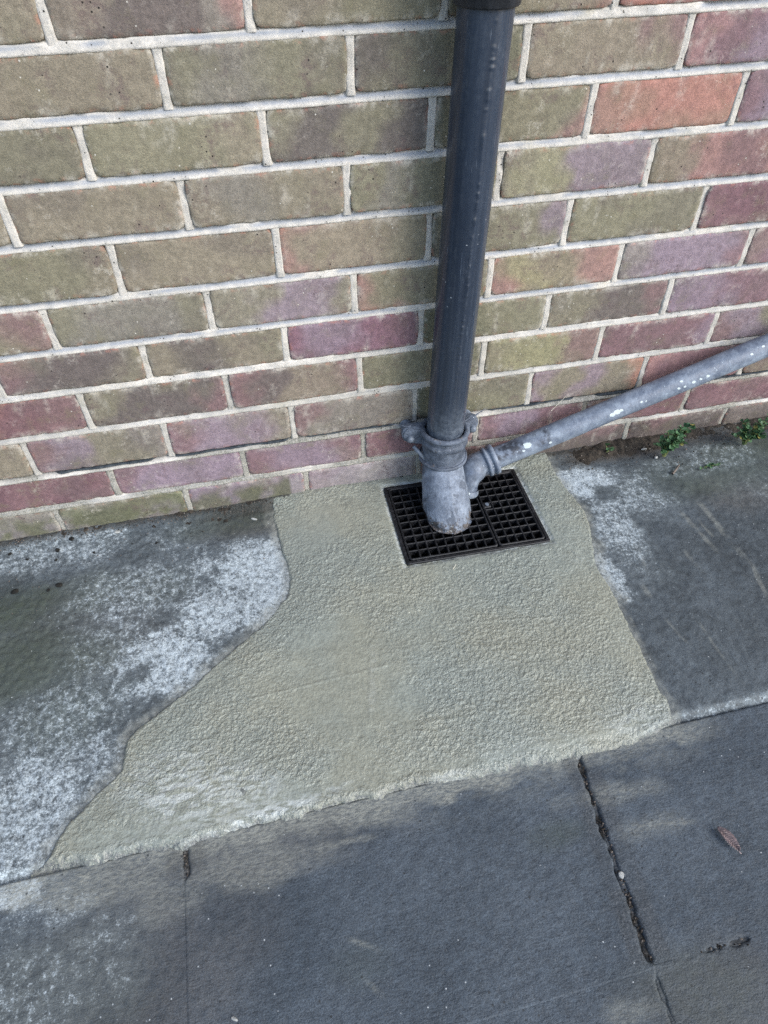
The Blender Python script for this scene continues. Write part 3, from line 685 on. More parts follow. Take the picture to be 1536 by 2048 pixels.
def mortar_perp(k, x):
    zs = np.linspace(JZ(k, x) + HJ - .003, JZ(k + 1, x) - HJ + .003, 22); us = np.array([-.010, -.0068, -.005, -.0025, 0, .0025, .005, .0068, .010])
    U, Z = np.meshgrid(us, zs); X = x + U + (fbm(Z * 0 + x * 9, Z, 22, 400 + k, 2) - .5) * .003
    nz = fbm(X, Z, 55, 420 + k, 4)
    Y = 0.0012 + random.uniform(-.0006, .0014) + (nz - .5) * .0042 + sm(np.abs(U), .005, .009) * .010
    idx = np.arange(X.size).reshape(X.shape)
    F = np.stack([idx[:-1, :-1], idx[:-1, 1:], idx[1:, 1:], idx[1:, :-1]], -1).reshape(-1, 4)
    dirt = np.full(X.shape, .75 if k < 0 else (.3 if k < 2 else .12))
    parent_keep(mesh_obj('mortar_joint', np.stack([X, Y, Z], -1).reshape(-1, 3), F, M['mortar'], attrs=dict(dirt=dirt.ravel(), skin=dirt.ravel() * 0)), wall)
for k, x in joints: mortar_perp(k, x)
# damp-proof slate line that shows in the lowest open joint
def dpc(xa, xb, y, s):
    xs = np.arange(xa, xb, .004); V = []; n = len(xs)
    z = JZ(0, xs) + .0022; yy = y + (fbm(xs, xs * 0, 30, s, 3) - .5) * .006 + .012 * (sm(xs, xb - .02, xb) + sm(xs, xa + .02, xa))
    hh = .0018
    for dy, dz in ((0, -hh), (0, hh), (.03, hh), (.03, -hh)): V.append(np.stack([xs, yy + dy, z + dz], -1))
    V = np.concatenate(V); F = []
    for a in range(4):
        b = (a + 1) % 4
        for i in range(n - 1): F.append((a * n + i, a * n + i + 1, b * n + i + 1, b * n + i))
    parent_keep(mesh_obj('damp_course_slate', V, F, M['dpc'], smooth=False), wall)
for xa, xb, y, s in [(-.55, -.05, .001, 1), (0.02, .205, -.0015, 2), (.215, .44, .0005, 3), (.45, .64, .002, 4), (.80, 1.0, .002, 5), (1.02, 1.22, -.001, 6), (1.25, 1.95, .001, 7)]: dpc(xa, xb, y, s)
# house wall carrying on above
bm = bmesh.new()
def bbox(bm, x0, x1, y0, y1, z0, z1):
    v = [bm.verts.new((x, y, z)) for z in (z0, z1) for y in (y0, y1) for x in (x0, x1)]
    for f in ((0, 1, 3, 2), (4, 6, 7, 5), (0, 4, 5, 1), (2, 3, 7, 6), (0, 2, 6, 4), (1, 5, 7, 3)): bm.faces.new([v[i] for i in f])
bbox(bm, XMIN - 2.5, XMAX + 2.5, .0005, .25, JZ(14, .7) + .004, 3.2)
bbox(bm, XMIN - 2.5, XMIN + .01, .0005, .25, GZ - .2, JZ(14, .7))
bbox(bm, XMAX + .21, XMAX + 2.5, .0005, .25, GZ - .2, JZ(14, .7))
bbox(bm, XMIN - .02, XMAX + .22, .045, .25, GZ - .2, JZ(14, .7))
parent_keep(from_bm('wall_core', bm, M['upper'], None, False), wall)

# ================================================================== DOWNPIPE
PX, PY, PR = 0.711, -0.051, 0.0334
def pipe_axis(z): return np.stack([PX - 0.004 + 0.0085 * (z - 0.0) / 0.62, PY + 0 * z, z], -1)
dp = empty('downpipe', (PX, PY, 0.0), 'dark navy painted downpipe running up the brick wall', 'downpipe')
zs = np.concatenate([np.arange(-0.03, 0.70, 0.0016), np.linspace(0.72, 2.9, 60)])
V, F = sweep(pipe_axis(zs), PR, 112)
seg = 112; ang = np.linspace(0, 2 * np.pi, seg, endpoint=False); A, Zg = np.meshgrid(ang, zs)
ax = np.repeat(pipe_axis(zs), seg, 0); rad = V - ax; rl = np.linalg.norm(rad, axis=1); rn = rad / rl[:, None]
phi = np.arctan2(rad[:, 0], -rad[:, 1]); zz = V[:, 2]                # 0 faces the yard, + towards the right
disp = (fbm(phi * 0.5, zz * 0.12, 9, 500, 2) - .5) * .0006
phl = -0.02 + 0.10 * np.tanh((zz - .1) * 2)
run = np.exp(-((phi - phl + .03 * np.sin(zz * 40)) / .075) ** 2); disp += run * (sm(vnoise(phi * 4, zz * 170 + 9 * vnoise(zz * 30, zz * 0, 5), 510), .5, .95) * .0013 + .0004 + sm(vnoise(phi * 2, zz * 37, 512), .5, .8) * .0007) * sm(zz, .06, .2)
for pc, wd in ((.26, .045), (.40, .035), (.58, .04)): disp += np.exp(-((phi - pc - .04 * np.sin(zz * 9)) / wd) ** 2) * .0010
V = V + rn * disp[:, None]
dust = np.clip(sm(zz, .10, .0) * .8 + .12 * sm(fbm(phi, zz, 14, 540, 3), .5, .7), 0, 1)
o = parent_keep(mesh_obj('pipe', V, F, M['pipe'], attrs=dict(dust=dust)), dp)
def ring_tube(zc, r0, h, name, mat, root, seg=64, lip=0.002, cx=None):
    c = pipe_axis(np.array([zc]))[0] if cx is None else cx
    prof = [(-h / 2, PR - .001), (-h / 2, r0 - lip), (-h / 2 + lip, r0), (h / 2 - lip, r0), (h / 2, r0 - lip), (h / 2, PR - .001)]
    bm = bmesh.new(); R = []
    for dz, r in prof: R.append([bm.verts.new((c[0] + r * math.cos(t), c[1] + r * math.sin(t), c[2] + dz)) for t in np.linspace(0, 2 * math.pi, seg, endpoint=False)])
    for a, b in zip(R[:-1], R[1:]):
        for i in range(seg): bm.faces.new((a[i], a[(i + 1) % seg], b[(i + 1) % seg], b[i]))
    return parent_keep(from_bm(name, bm, mat), root)
def bar_between(bm, a, b, r, seg=10):
    V, F = sweep(np.array([a, b, ]) if False else np.linspace(a, b, 3), r, seg); n0 = [bm.verts.new(v) for v in V]
    for f in F: bm.faces.new([n0[i] for i in f])
    bm.faces.new(n0[:seg][::-1]); bm.faces.new(n0[-seg:])
clip = ring_tube(0.656, PR + .0055, 0.062, 'pipe_clip', M['black'], dp)
bm = bmesh.new(); c = pipe_axis(np.array([.655]))[0]
bm.free()
for sg_ in (-1, 1):
    bm = bmesh.new(); xa, xb = sorted((c[0] + sg_ * (PR - .002), c[0] + sg_ * (PR + .024)))
    bbox(bm, xa, xb, -.07, .004, .648, .69); bmesh.ops.bevel(bm, geom=bm.edges[:], offset=.003, segments=2, affect='EDGES')
    parent_keep(from_bm('clip_lug', bm, M['black']), dp)
bm = bmesh.new(); bar_between(bm, c + np.array([-.008, -PR - .010, -.012]), c + np.array([-.008, -PR - .002, -.012]), .0045, 14)
parent_keep(from_bm('clip_bolt', bm, M['black']), dp)

# ================================================================== CAST IRON SHOE
SC = pipe_axis(np.array([-0.02]))[0]
shoe = empty('drainpipe_shoe', (SC[0], SC[1] - .06, GZ + .01), 'grey cast iron shoe with rusty mouth at the foot of the navy downpipe', 'drain shoe')
# socket: lathe profile (z, r), open at the top so the pipe drops in
prof = [(-.060, .0365), (-.0595, .0405), (-.056, .0445), (-.0525, .0458), (-.049, .0440), (-.047, .0402), (-.020, .0400), (-.0165, .0425), (-.012, .0434), (-.0075, .0420), (-.005, .0403), (.001, .0404), (.004, .0438), (.0075, .0452), (.011, .0440), (.0125, .0412), (.0122, .0385), (.009, .0362), (-.010, .0358)]
bm = bmesh.new(); R = []; sg = 96
pz = smooth_path([(a, b, 0) for a, b in prof], 110)
vv = []; 
for dz, r, _ in pz:
    t = np.linspace(0, 2 * np.pi, sg, endpoint=False)
    rr = r + (fbm(t * 3, t * 0 + dz * 60, 2.3, 610, 3) - .5) * .0016
    vv.append(np.stack([SC[0] + rr * np.cos(t), SC[1] + rr * np.sin(t), 0 * t + dz], -1))
V = np.concatenate(vv); id2 = np.arange(len(V)).reshape(len(pz), sg)
F = np.stack([id2[:-1], np.roll(id2[:-1], -1, 1), np.roll(id2[1:], -1, 1), id2[1:]], -1).reshape(-1, 4)
rust = .12 + .35 * np.exp(-((np.arctan2(V[:, 0] - SC[0], -(V[:, 1] - SC[1])) + .75) / .14) ** 2)
rust += .3 * sm(V[:, 2], .0115, .0135)
parent_keep(mesh_obj('socket', V, F, M['iron2'], attrs=dict(rust=rust)), shoe)
# the bent shoe body
pts = [(SC[0], SC[1], -.045), (SC[0] - .001, SC[1] - .002, -.062), (SC[0] - .003, SC[1] - .018, -.083), (SC[0] - .005, SC[1] - .043, -.108), (SC[0] - .0065, SC[1] - .066, -.131), (SC[0] - .0075, SC[1] - .083, -.150), (SC[0] - .008, SC[1] - .095, -.165)]
path = smooth_path(pts, 90); tt = np.linspace(0, 1, 90)
radii = .0365 + .0078 * sm(tt, .12, .62) - .0008 * sm(tt, .7, 1)
V, F = sweep(path, radii, 96)
cen = np.repeat(path, 96, 0); rn = V - cen; rn /= np.linalg.norm(rn, axis=1)[:, None]
ph = np.arctan2(rn[:, 0], -rn[:, 1] + rn[:, 2])
d = (fbm(V[:, 0] + V[:, 2], V[:, 1], 60, 630, 4) - .5) * .0014 + np.exp(-(ph / .035) ** 2) * .0012 * sm(V[:, 1], SC[1] - .04, SC[1] - .06)
V = V + rn * d[:, None]
tip = sm(V[:, 2], -.112, -.137)
V = V + rn * ((fbm(V[:, 0] * 1.0, V[:, 1], 110, 640, 3) - .5) * .004 * tip)[:, None]
# rounded lip, then the cut mouth just above the grate
CUT = GZ + .0085
V[:, 2] = np.where(V[:, 2] < CUT, CUT + (fbm(V[:, 0], V[:, 1], 90, 641, 2) - .5) * .002, V[:, 2])
sh = sm(V[:, 2], CUT + .012, CUT); cx, cy = SC[0] - .007, SC[1] - .072
V[:, 0] = V[:, 0] + (cx - V[:, 0]) * sh * .085; V[:, 1] = V[:, 1] + (cy - V[:, 1]) * sh * .075
V[:, 1] = np.maximum(V[:, 1], -0.178 + 0 * V[:, 1])
rust = np.clip(sm(V[:, 2], -.095, -.138) * .66 + .25 * sm(V[:, 2], -.055, -.066) * sm(V[:, 2], -.082, -.07), 0, 1)
parent_keep(mesh_obj('shoe_body', V, F, M['iron'], attrs=dict(rust=rust)), shoe)
# ears and nails
def hull_obj(name, pts, mat, root, bev=.003):
    bm = bmesh.new()
    for p_ in pts: bm.verts.new(p_)
    bmesh.ops.convex_hull(bm, input=bm.verts[:])
    for v in [v for v in bm.verts if not v.link_faces]: bm.verts.remove(v)
    bmesh.ops.recalc_face_normals(bm, faces=bm.faces[:])
    bmesh.ops.dissolve_limit(bm, angle_limit=.02, verts=bm.verts[:], edges=bm.edges[:])
    bmesh.ops.bevel(bm, geom=[e for e in bm.edges if e.calc_face_angle(0) > .5], offset=bev, segments=3, affect='EDGES')
    o = from_bm(name, bm, mat, None, False)
    a = o.data.attributes.new('rust', 'FLOAT', 'POINT'); a.data.foreach_set('value', np.full(len(o.data.vertices), .22, np.float32))
    return parent_keep(o, root)
for sgn, lx, lz in ((-1, .060, -.006), (1, .056, -.004)):
    cx = SC[0] + sgn * lx; pts = []
    for t in np.linspace(0, 2 * math.pi, 20, endpoint=False):
        for y in (-.036, -.022): pts.append((cx + .0150 * math.cos(t), y, lz + .0190 * math.sin(t)))
    for z in (lz - .018, lz + .017):
        for y in (-.050, -.022): pts.append((SC[0] + sgn * .033, y, z))
    hull_obj('ear', pts, M['iron2'], shoe)
    pts = []
    for t in np.linspace(0, 2 * math.pi, 14, endpoint=False):
        for y in (-.023, .001): pts.append((cx + .011 * math.cos(t), y, lz - .002 + .011 * math.sin(t)))
    hull_obj('spacer', pts, M['iron'], shoe, .001)
    bm = bmesh.new(); r_ = .0068; nz_ = lz - .004; nx_ = cx + sgn * .001
    R = []
    for y, r in ((-.034, r_ * .9), (-.0455, r_), (-.0475, r_ * .85), (-.049, r_ * .45)):
        R.append([bm.verts.new((nx_ + r * math.cos(t), y, nz_ + r * math.sin(t))) for t in np.linspace(0, 2 * math.pi, 16, endpoint=False)])
    for a, b in zip(R[:-1], R[1:]):
        for i in range(16): bm.faces.new((a[i], a[(i + 1) % 16], b[(i + 1) % 16], b[i]))
    bm.faces.new(R[-1]); parent_keep(from_bm('nail', bm, M['steel']), shoe)
bm = bmesh.new(); bar_between(bm, np.array([SC[0] - .056, -.045, -.026]), np.array([SC[0] - .034, -.062, -.052]), .0038, 12)
parent_keep(from_bm('rib', bm, M['steel']), shoe)

# ================================================================== WASTE PIPE
wp = empty('waste_pipe', (0.80, -.05, -.09), 'thin grey waste pipe slanting across the wall foot with white paint spots', 'waste pipe')
WR = 0.0212
A0 = P(978, 922, 1, -.056); A1 = P(1536, 690, 1, -.040); dv = A1 - A0
path = A0 + np.linspace(0, 1.5, 420)[:, None] * dv
V, F = sweep(path, WR, 72); cen = np.repeat(path, 72, 0); rn = (V - cen) / WR
V = V + rn * ((fbm(V[:, 0], V[:, 2] + V[:, 1], 14, 700, 3) - .5) * .0012)[:, None]
def pt_on(px, py):                        # point of the pipe skin seen there
    best = None; d = ROT @ np.array([(px - 768) / FPX, -(py - 1024) / FPX, -1.0]); d /= np.linalg.norm(d)
    q = V - CAM; t = q @ d; m = np.linalg.norm(q - t[:, None] * d, axis=1); m = m + (t > t.mean() + 9) ; near = np.where(m < .004)[0]
    return V[near[np.argmin(t[near])]] if len(near) else V[np.argmin(m)]
white = np.zeros(len(V)); dark = np.zeros(len(V))
for px, py, r in [(1057, 887, .0105), (1236, 828, .008), (1228, 832, .007), (1246, 823, .005), (1287, 805, .004), (1296, 802, .003), (1104, 888, .004), (1360, 780, .004), (1374, 775, .004), (1392, 765, .005), (1405, 760, .004), (1420, 755, .005), (1050, 905, .004), (1366, 760, .004), (1508, 708, .004), (1530, 690, .004)]:
    s_ = pt_on(px, py); white = np.maximum(white, sm(np.linalg.norm((V - s_) * np.array([.75, 1, 1]), axis=1), r * .95, r * .25))
for px, py, r in [(1020, 893, .022), (1035, 890, .014), (1085, 872, .018), (1000, 905, .016)]:
    s_ = pt_on(px, py); dark = np.maximum(dark, sm(np.linalg.norm(V - s_, axis=1), r * 1.4, r * .5))
parent_keep(mesh_obj('pipe', V, F, M['waste'], attrs=dict(white=white, dark=dark)), wp)
u = dv / np.linalg.norm(dv)
def wattr(o, wh=0.0, dk=0.2):
    n = len(o.data.vertices)
    for k_, v_ in (('white', wh), ('dark', dk)):
        a = o.data.attributes.new(k_, 'FLOAT', 'POINT'); a.data.foreach_set('value', np.full(n, v_, np.float32))
    return o
# elbow: along the pipe, then turning down beside the shoe
E1 = A0 - u * .030; E2 = P(948, 940, 1, -.070); E3 = P(938, 958, 1, -.078); E4 = P(932, 985, 1, -.086)
epath = smooth_path([A0 + u * .004, E1, E2 + (E1 - E2) * .25, E3, E4], 60)
V, F = sweep(epath, .0250 - .0050 * sm(np.linspace(0, 1, 60), .50, .9), 56)
cen = np.repeat(epath, 56, 0); V = V + (V - cen) * ((fbm(V[:, 0], V[:, 2], 70, 720, 3) - .5) * .10)[:, None]
parent_keep(wattr(mesh_obj('elbow', V, F, M['waste']), .16, .4), wp)
V, F = sweep(np.array([E4 + (E3 - E4) * .35, E4 + (E3 - E4) * .15, E4, E4 - (E3 - E4) * .12]), np.array([.0215, .0235, .0235, .0205]), 48)
parent_keep(wattr(mesh_obj('spout_collar', V, F, M['waste']), .42, .1), wp)
cp = np.array([A0 - u * .008 + u * t for t in (0, .0005, .006, .0065, .012, .0125, .021, .0215)])
V, F = sweep(cp, np.array([.0235, .0285, .0292, .0270, .0270, .0305, .0296, .0215]), 56)
parent_keep(wattr(mesh_obj('coupling_ring', V, F, M['waste']), .30, .0), wp)

# ================================================================== DRAIN GRATE
gz = GZ + .0015
grate = empty('drain_grate', (GC[0], GC[1], gz), 'black plastic square-mesh drain grate set in fresh cement', 'drain grate')
grate.rotation_euler = (0, 0, GR_A)
def lbox(bm, x0, x1, y0, y1, z0, z1): bbox(bm, x0, x1, y0, y1, z0, z1)
def loc_obj(name, bm, mat, par, bev=0.0008):
    if bev: bmesh.ops.bevel(bm, geom=bm.edges[:], offset=bev, segments=1, affect='EDGES')
    return from_bm(name, bm, mat, par, False)
def frame_ring(w0, d0, w1, d1, z0, z1, cx=0, cy=0, r=.004):
    """rounded rectangular ring"""
    bm = bmesh.new()
    def rr(w_, d_, z, r):
        out = []
        for qx, qy, a0 in ((1, 1, 0), (-1, 1, 90), (-1, -1, 180), (1, -1, 270)):
            for a in (0, 22.5, 45, 67.5, 90):
                t = math.radians(a0 + a); out.append(bm.verts.new((cx + qx * (w_ / 2 - r) + r * math.cos(t), cy + qy * (d_ / 2 - r) + r * math.sin(t), z)))
        return out
    o0 = rr(w0, d0, z0, r); o1 = rr(w0, d0, z1 - .001, r); o2 = rr(w0 - .002, d0 - .002, z1, r)
    i2 = rr(w1 + .002, d1 + .002, z1, r * .7); i1 = rr(w1, d1, z1 - .001, r * .7); i0 = rr(w1, d1, z0, r * .7)
    L_ = [o0, o1, o2, i2, i1, i0, o0]
    for a, b in zip(L_[:-1], L_[1:]):
        for i in range(20): bm.faces.new((a[i], a[(i + 1) % 20], b[(i + 1) % 20], b[i]))
    return bm
from_bm('frame', frame_ring(GW, GD, GW - .013, GD - .013, -.02, .0035), M['plastic'], grate, False)
def panel(x0, x1, ncol, nrow):
    y0, y1 = -GD / 2 + .0075, GD / 2 - .0075
    cxm, cym = (x0 + x1) / 2, 0
    p_ = from_bm('grate_panel', frame_ring(x1 - x0, y1 - y0, x1 - x0 - .0075, y1 - y0 - .0075, -.010, .0048, cxm, cym, .005), M['plastic'], grate, False)
    px_ = (x1 - x0 - .0075) / ncol; py_ = (y1 - y0 - .0075) / nrow
    bm = bmesh.new(); lbox(bm, -.0014, .0014, y0 + .003, y1 - .003, -.010, .0040); vb = loc_obj('bar', bm, M['plastic'], p_, .0006)
    bm = bmesh.new(); lbox(bm, x0 + .003 - cxm, x1 - .003 - cxm, -.0014, .0014, -.0098, .0037); hb = loc_obj('bar', bm, M['plastic'], p_, .0006)
    vb.location.x = x0 + .00375 + px_; hb.location = (cxm, y0 + .00375 + py_, 0)
    for i in range(2, ncol):
        c_ = vb.copy(); COL.objects.link(c_); c_.location.x = x0 + .00375 + px_ * i
    for i in range(2, nrow):
        c_ = hb.copy(); COL.objects.link(c_); c_.location.y = y0 + .00375 + py_ * i
    return p_
XL, XR = -GW / 2 + .0075, GW / 2 - .0075; XD = 0.0385
panel(XL, XD - .001, 9, 10); small = panel(XD + .001, XR, 5, 10)
bm = bmesh.new(); lbox(bm, XD + .004, XD + .018, .005, .019, -.008, .0043); loc_obj('screw_boss', bm, M['plastic'], grate, .001)
bm = bmesh.new(); bar_between(bm, np.array([XD + .011, .012, .003]), np.array([XD + .011, .012, .0056]), .0036, 14); from_bm('screw', bm, M['steel'], grate, False)
bm = bmesh.new()
for a in ((-GW / 2 + .003, GW / 2 - .003, -GD / 2 + .003, -GD / 2 + .006), (-GW / 2 + .003, GW / 2 - .003, GD / 2 - .006, GD / 2 - .003), (-GW / 2 + .003, -GW / 2 + .006, -GD / 2 + .003, GD / 2 - .003), (GW / 2 - .006, GW / 2 - .003, -GD / 2 + .003, GD / 2 - .003)):
    bbox(bm, *a, -.22, -.012)
bbox(bm, -GW / 2 + .002, GW / 2 - .002, -GD / 2 + .002, GD / 2 - .002, -.23, -.2195)
from_bm('gully_chamber', bm, M['chamber'], grate, False)
bm = bmesh.new(); bbox(bm, -GW / 2 + .0065, GW / 2 - .0065, -GD / 2 + .0065, GD / 2 - .0065, -.215, -.16); from_bm('water', bm, M['water'], grate, False)

# ================================================================== SOIL AT THE WALL FOOT
def soil_build(name, xa, xb, depth, seed, label):
    xs = np.arange(xa, xb, .0025); ys = np.arange(-depth - .02, .004, .0025)
    X, Y = np.meshgrid(xs, ys)
    n = fbm(X, Y, 20, seed, 4); nn = fbm(X, Y, 110, seed + 5, 3)
    ends = np.minimum(sm(X, xa, xa + .06), sm(X, xb, xb - .06))
    dep = depth * (.45 + 1.1 * (fbm(X, X * 0, 9, seed + 7, 3) - .1)) * ends
    hgt = sm(Y, -dep, -dep * .15) * (.006 + .012 * n) * (1 if depth > .03 else .55) * ends - .006 + (nn - .5) * .007
    Z = GZ + .003 + hgt
    o = grid_obj(name, xs, ys, lambda a, b: Z, M['soil'], keep=lambda a, b, c: Z > GZ - .004)
    return tag(o, label, None, None, 'stuff')
soil_build('soil', .965, 2.1, .046, 800, 'dark crumbly soil gathered along the wall foot below the slanting pipe')
soil_build('dirt_line', -.40, .60, .020, 820, 'thin line of dark dirt between the wall foot and concrete on the left')

# ================================================================== WEEDS AND LITTER
def leaf_quad(bm, base, dirv, size, curl, rs):
    d = np.asarray(dirv, float); d /= np.linalg.norm(d); s = np.cross(d, [0, 0, 1.0]); s /= (np.linalg.norm(s) + 1e-9); n = np.cross(s, d)
    ro = rs.uniform(-.6, .6); s, n = s * math.cos(ro) + n * math.sin(ro), n * math.cos(ro) - s * math.sin(ro)
    P_ = [(0, 0), (.30, .36), (.62, .46), (.92, .26), (1.0, 0), (.92, -.26), (.62, -.46), (.30, -.36)]
    c = bm.verts.new(np.asarray(base) + d * size * .5 - n * size * .06)
    ring = [bm.verts.new(np.asarray(base) + d * size * a + s * size * b + n * size * (abs(b) * .22 - curl * a * a)) for a, b in P_]
    for i in range(8): bm.faces.new((c, ring[i], ring[(i + 1) % 8]))
def weed(px, py, z, h, spread, nst, nlf, seed, label, lsize=.008, yoff=None, lean=(0, 0)):
    rs = np.random.RandomState(seed)
    b = P(px, py, 2, z); b[1] = min(b[1], -.008)
    root = empty('weed', tuple(b), label, 'weed')
    bs = bmesh.new(); bl = bmesh.new(); by = bmesh.new()
    for i in range(nst):
        a = rs.uniform(0, 2 * math.pi); r = spread * math.sqrt(rs.uniform(.05, 1))
        tip = b + np.array([r * math.cos(a) + lean[0] * h, -abs(r * math.sin(a)) * .8 + .35 * spread * rs.rand() + lean[1], h * rs.uniform(.35, 1.05)])
        tip[1] = min(tip[1], -.006)
        mid = b + (tip - b) * .5 + np.array([0, 0, h * .15]); pth = smooth_path([b + rs.uniform(-.004, .004, 3) * np.array([1, .5, 0]), mid, tip], 7)
        Vv, Ff = sweep(pth, np.linspace(.0012, .0006, 7), 5); vs = [bs.verts.new(v) for v in Vv]
        for f in Ff: bs.faces.new([vs[j] for j in f])
        m = max(2, nlf)
        for j in range(m):
            t = .25 + .75 * (j + rs.rand()) / m; q = pth[min(6, int(t * 6.99))]
            d = np.array([rs.uniform(-1, 1), rs.uniform(-1, .35), rs.uniform(-.1, .8)])
            leaf_quad(by if rs.rand() < .035 else bl, q, d, lsize * rs.uniform(.6, 1.25), rs.uniform(-.1, .3), rs)
        leaf_quad(bl, pth[-1], np.array([rs.uniform(-1, 1), rs.uniform(-1, 0), .4]), lsize * rs.uniform(.8, 1.3), .1, rs)
    parent_keep(from_bm('stem', bs, M['stem']), root); parent_keep(from_bm('foliage', bl, M['green'], None, False), root)
    if len(by.verts): parent_keep(from_bm('yellowed_leaf', by, M['yellow'], None, False), root)
    else: by.free()
weed(1328, 912, GZ + .006, .078, .036, 24, 7, 3, 'leafy green weed at the wall foot, with a yellowing leaf at its base', .0105)
weed(1488, 888, GZ + .006, .068, .034, 26, 7, 5, 'round-leaved green weed at the wall foot nearest the right edge', .0095)
weed(1214, 903, GZ + .006, .016, .014, 4, 2, 8, 'tiny green seedling in the dark soil under the slanting pipe', .008)
weed(1415, 932, GZ + .001, .006, .026, 6, 3, 11, 'flat sprig of green weed lying on the dark concrete', .006, lean=(.3, 0))

# dry leaf on the paving
def dry_leaf():
    a = P(1433, 1655, 2, SLAB_Z + .004); b = P(1478, 1704, 2, SLAB_Z + .004); c = (a + b) / 2; d = b - a; Ln = np.linalg.norm(d); d /= Ln; s = np.cross([0, 0, 1], d)
    root = empty('dry_leaf', tuple(c), 'small curled brown dry leaf lying on the grey paving', 'leaf')
    bm = bmesh.new(); n = 14; rows = []
    for i in range(n + 1):
        t = i / n; wd = Ln * .18 * math.sin(math.pi * t) ** .75 * (1.08 - .25 * t) + .0003
        row = []
        for q in (-1, -.55, 0, .55, 1):
            asy = .80 if q < 0 else 1.1
            p_ = a + d * Ln * t + s * wd * q * asy + np.array([0, 0, .0008 + .0040 * abs(q) ** 1.5 * (1 if q > 0 else .3) + .0022 * math.sin(t * 3.1) + .0006 * math.sin(t * 42) * abs(q)])
            row.append(bm.verts.new(p_))
        rows.append(row)
    for r0, r1 in zip(rows[:-1], rows[1:]):
        for i in range(4): bm.faces.new((r0[i], r0[i + 1], r1[i + 1], r1[i]))
    o = parent_keep(from_bm('blade', bm, M['dryleaf']), root); md = o.modifiers.new('thick', 'SOLIDIFY'); md.thickness = .0004
    bm = bmesh.new(); bar_between(bm, a + d * .001 + np.array([0, 0, .0016]), b + d * .003 + np.array([0, 0, .0012]), .0005, 6)
    for i in range(2, 12):
        t = i / 13; p0 = a + d * Ln * t + np.array([0, 0, .0034])
        for q in (-1, 1): bar_between(bm, p0, p0 + s * q * Ln * .17 * math.sin(math.pi * t) + d * Ln * .10 + np.array([0, 0, .0022 if q > 0 else .0006]), .0003, 5)
    parent_keep(from_bm('vein', bm, M['vein']), root)
dry_leaf()
# twig and straw
def stick(name, a, b, r, mat, label, cat, bend=.0):
    a = np.asarray(a); b = np.asarray(b); m = (a + b) / 2 + np.array([bend, bend * .5, abs(bend) * .3]); pth = smooth_path([a, m, b], 12)
    V, F = sweep(pth, np.linspace(r, r * .7, 12), 8); o = mesh_obj(name, V - pth[0], F, mat); o.location = pth[0]; tag(o, label, cat); return o
stick('twig', P(1345, 948, 2, GZ + .004), P(1358, 930, 2, GZ + .005), .0024, M['twig'], 'short grey twig on the dark concrete right of the lichen', 'twig', .002)
stick('straw', P(1102, 822, 1, -.010), P(1132, 792, 1, -.004), .0006, M['straw'], 'pale dry straw caught in the joint above the slanting pipe', 'straw', .003)
stick('straw', P(906, 1138, 2, GZ + .006), P(912, 1128, 2, GZ + .007), .0006, M['straw'], 'tiny bent straw at the front edge of the drain grate', 'straw', .001)
def pebble(px, py, r, mat, name, label, cat, seed, group=None, sq=(1, .8, .6), z=GZ):
    c = P(px, py, 2, z + r * sq[2] * .6); rs = np.random.RandomState(seed)
    bm = bmesh.new(); bmesh.ops.create_icosphere(bm, subdivisions=2, radius=r)
    dirs = rs.normal(size=(6, 3)); dirs /= np.linalg.norm(dirs, axis=1)[:, None]
    a = rs.uniform(0, 3.14); ca, sa = math.cos(a), math.sin(a)
    for v in bm.verts:
        p_ = np.array(v.co); 
        for d_ in dirs:
            q = p_ @ d_; lim = r * .72
            if q > lim: p_ = p_ - d_ * (q - lim)
        p_ = p_ * np.array(sq) * 1.15; v.co = (p_[0] * ca - p_[1] * sa, p_[0] * sa + p_[1] * ca, p_[2])
    o = from_bm(name, bm, mat, None, False); o.location = c; tag(o, label, cat, group)
pebble(234, 1064, .0042, M['chip'], 'stone_chip', 'white stone chip on the concrete below the mossy brick', 'stone', 1, None, (1.3, .8, .6))
pebble(508, 1038, .0036, M['chip'], 'stone_chip', 'white sliver of stone beside the top left corner of the cement patch', 'stone', 2, None, (1.6, .6, .6))
pebble(1312, 915, .0042, M['chip'], 'stone_chip', 'pale stone chip just left of the leafy weed', 'stone', 3)
pebble(1288, 898, .0034, M['chip'], 'stone_chip', 'pale sliver in the soil between the seedling and the leafy weed', 'stone', 4, None, (.6, 1.8, .6))
pebble(1243, 1750, .0038, M['chip'], 'stone_chip', 'pale pebble lodged in the open slab joint on the right', 'stone', 5, None, (1, .9, .7), SLAB_Z - .003)
pebble(469, 2038, .0026, M['chip'], 'stone_chip', 'small white chip near the bottom edge of the paving', 'stone', 6, None, (1.4, .7, .5), SLAB_Z + .001)
CR = [(143, 1077, .0045), (115, 1100, .0040), (112, 1120, .0025), (30, 1183, .0050), (118, 1170, .0045), (97, 1180, .0028), (188, 1105, .0022), (255, 1060, .0028), (308, 1053, .0030), (313, 1086, .0025), (265, 1088, .0022), (20, 1108, .003), (54, 1119, .0022)]
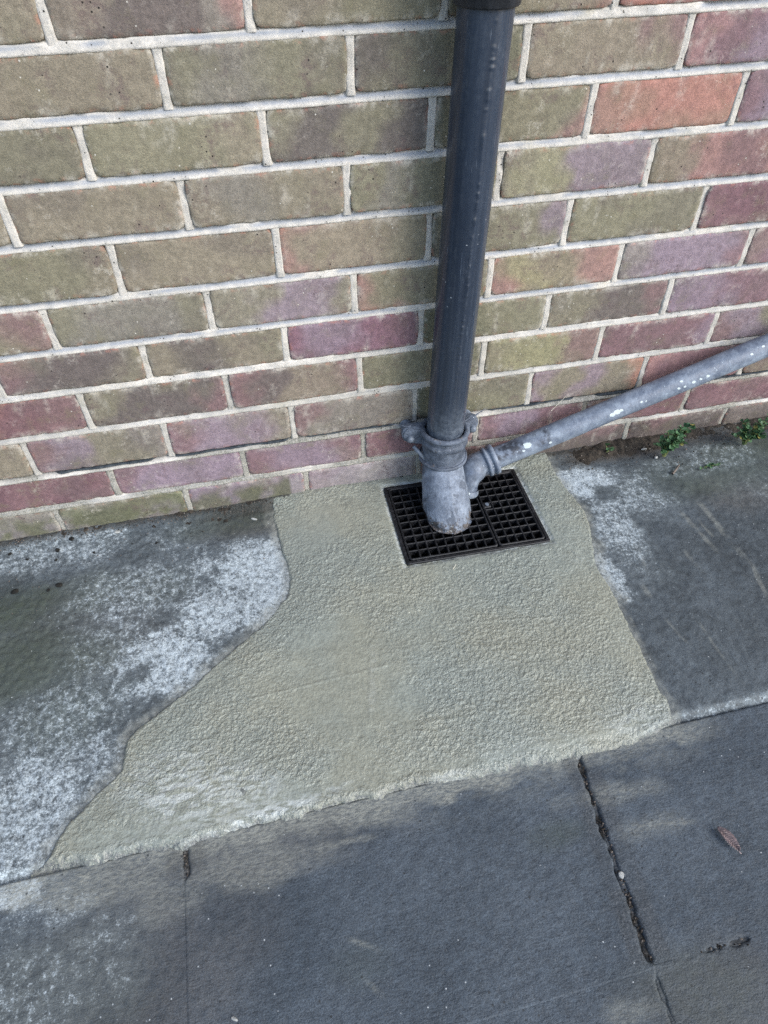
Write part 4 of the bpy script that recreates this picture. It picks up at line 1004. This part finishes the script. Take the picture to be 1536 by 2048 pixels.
for i, (px, py, r) in enumerate(CR):
    pebble(px, py, r, M['crumb'], 'soil_crumb', 'black crumb of soil on the pale lichened concrete by the left wall foot', 'soil crumb', 20 + i, 'black crumbs scattered on the left concrete', (1.2, .9, .6))

# loose grit: too small to tell the grains apart
def grit(name, spots, mat, label, parent=None):
    bm = bmesh.new(); rs = np.random.RandomState(77)
    for x, y, z, r in spots:
        g = bmesh.ops.create_icosphere(bm, subdivisions=1, radius=1.0)['verts']; sc = r * rs.uniform(.6, 1.2, 3)
        for v in g: v.co = Vector((x, y, z)) + Vector([v.co[i] * sc[i] * rs.uniform(.75, 1.15) for i in range(3)])
    o = from_bm(name, bm, mat, None, False); tag(o, label, None, None, 'stuff')
    if parent: o.parent = parent
rs = np.random.RandomState(5); sp = []
for i in range(170):
    y = rs.uniform(-.856, -.606); x = .744 + .108 * .8 * (y + .62) + rs.normal(0, .0022); sp.append((x, y, SLAB_Z - .0034 + rs.uniform(0, .0018), rs.uniform(.0007, .0019)))
for i in range(36): sp.append((rs.uniform(.78, .845), -.863 + rs.normal(0, .002), SLAB_Z - .0022 + rs.uniform(0, .002), rs.uniform(.0007, .002)))
for i in range(40): sp.append((.2 + rs.normal(0, .0018), rs.uniform(-.66, -.612), SLAB_Z - .0025 + rs.uniform(0, .002), rs.uniform(.0006, .0014)))
grit('joint_grit', sp[::2], M['soil'], 'dark grit packed in the open paving joints', pave)
grit('pale_joint_grit', sp[1::3], M['twig'], 'paler grit packed in the open paving joints', pave)
sp = []
for i in range(420):
    x = rs.uniform(-.2, .6); sp.append((x, -abs(rs.normal(0, .014)) - .002, GZ + .0035 + rs.uniform(0, .002), rs.uniform(.0006, .0016)))
for i in range(420):
    x = rs.uniform(.96, 1.6); sp.append((x, -abs(rs.normal(0, .03)) - .004, GZ + .003 + rs.uniform(0, .004), rs.uniform(.0007, .0022)))
for i in range(70):
    x = rs.uniform(-.1, .4); sp.append((x, rs.uniform(-.2, -.01), GZ + .001, rs.uniform(.0006, .0014)))
grit('dark_grit', sp[::2], M['soil'], 'fine dark grit scattered along the foot of the brick wall')
grit('grey_grit', sp[1::2], M['twig'], 'fine grey-brown grit scattered along the foot of the brick wall')
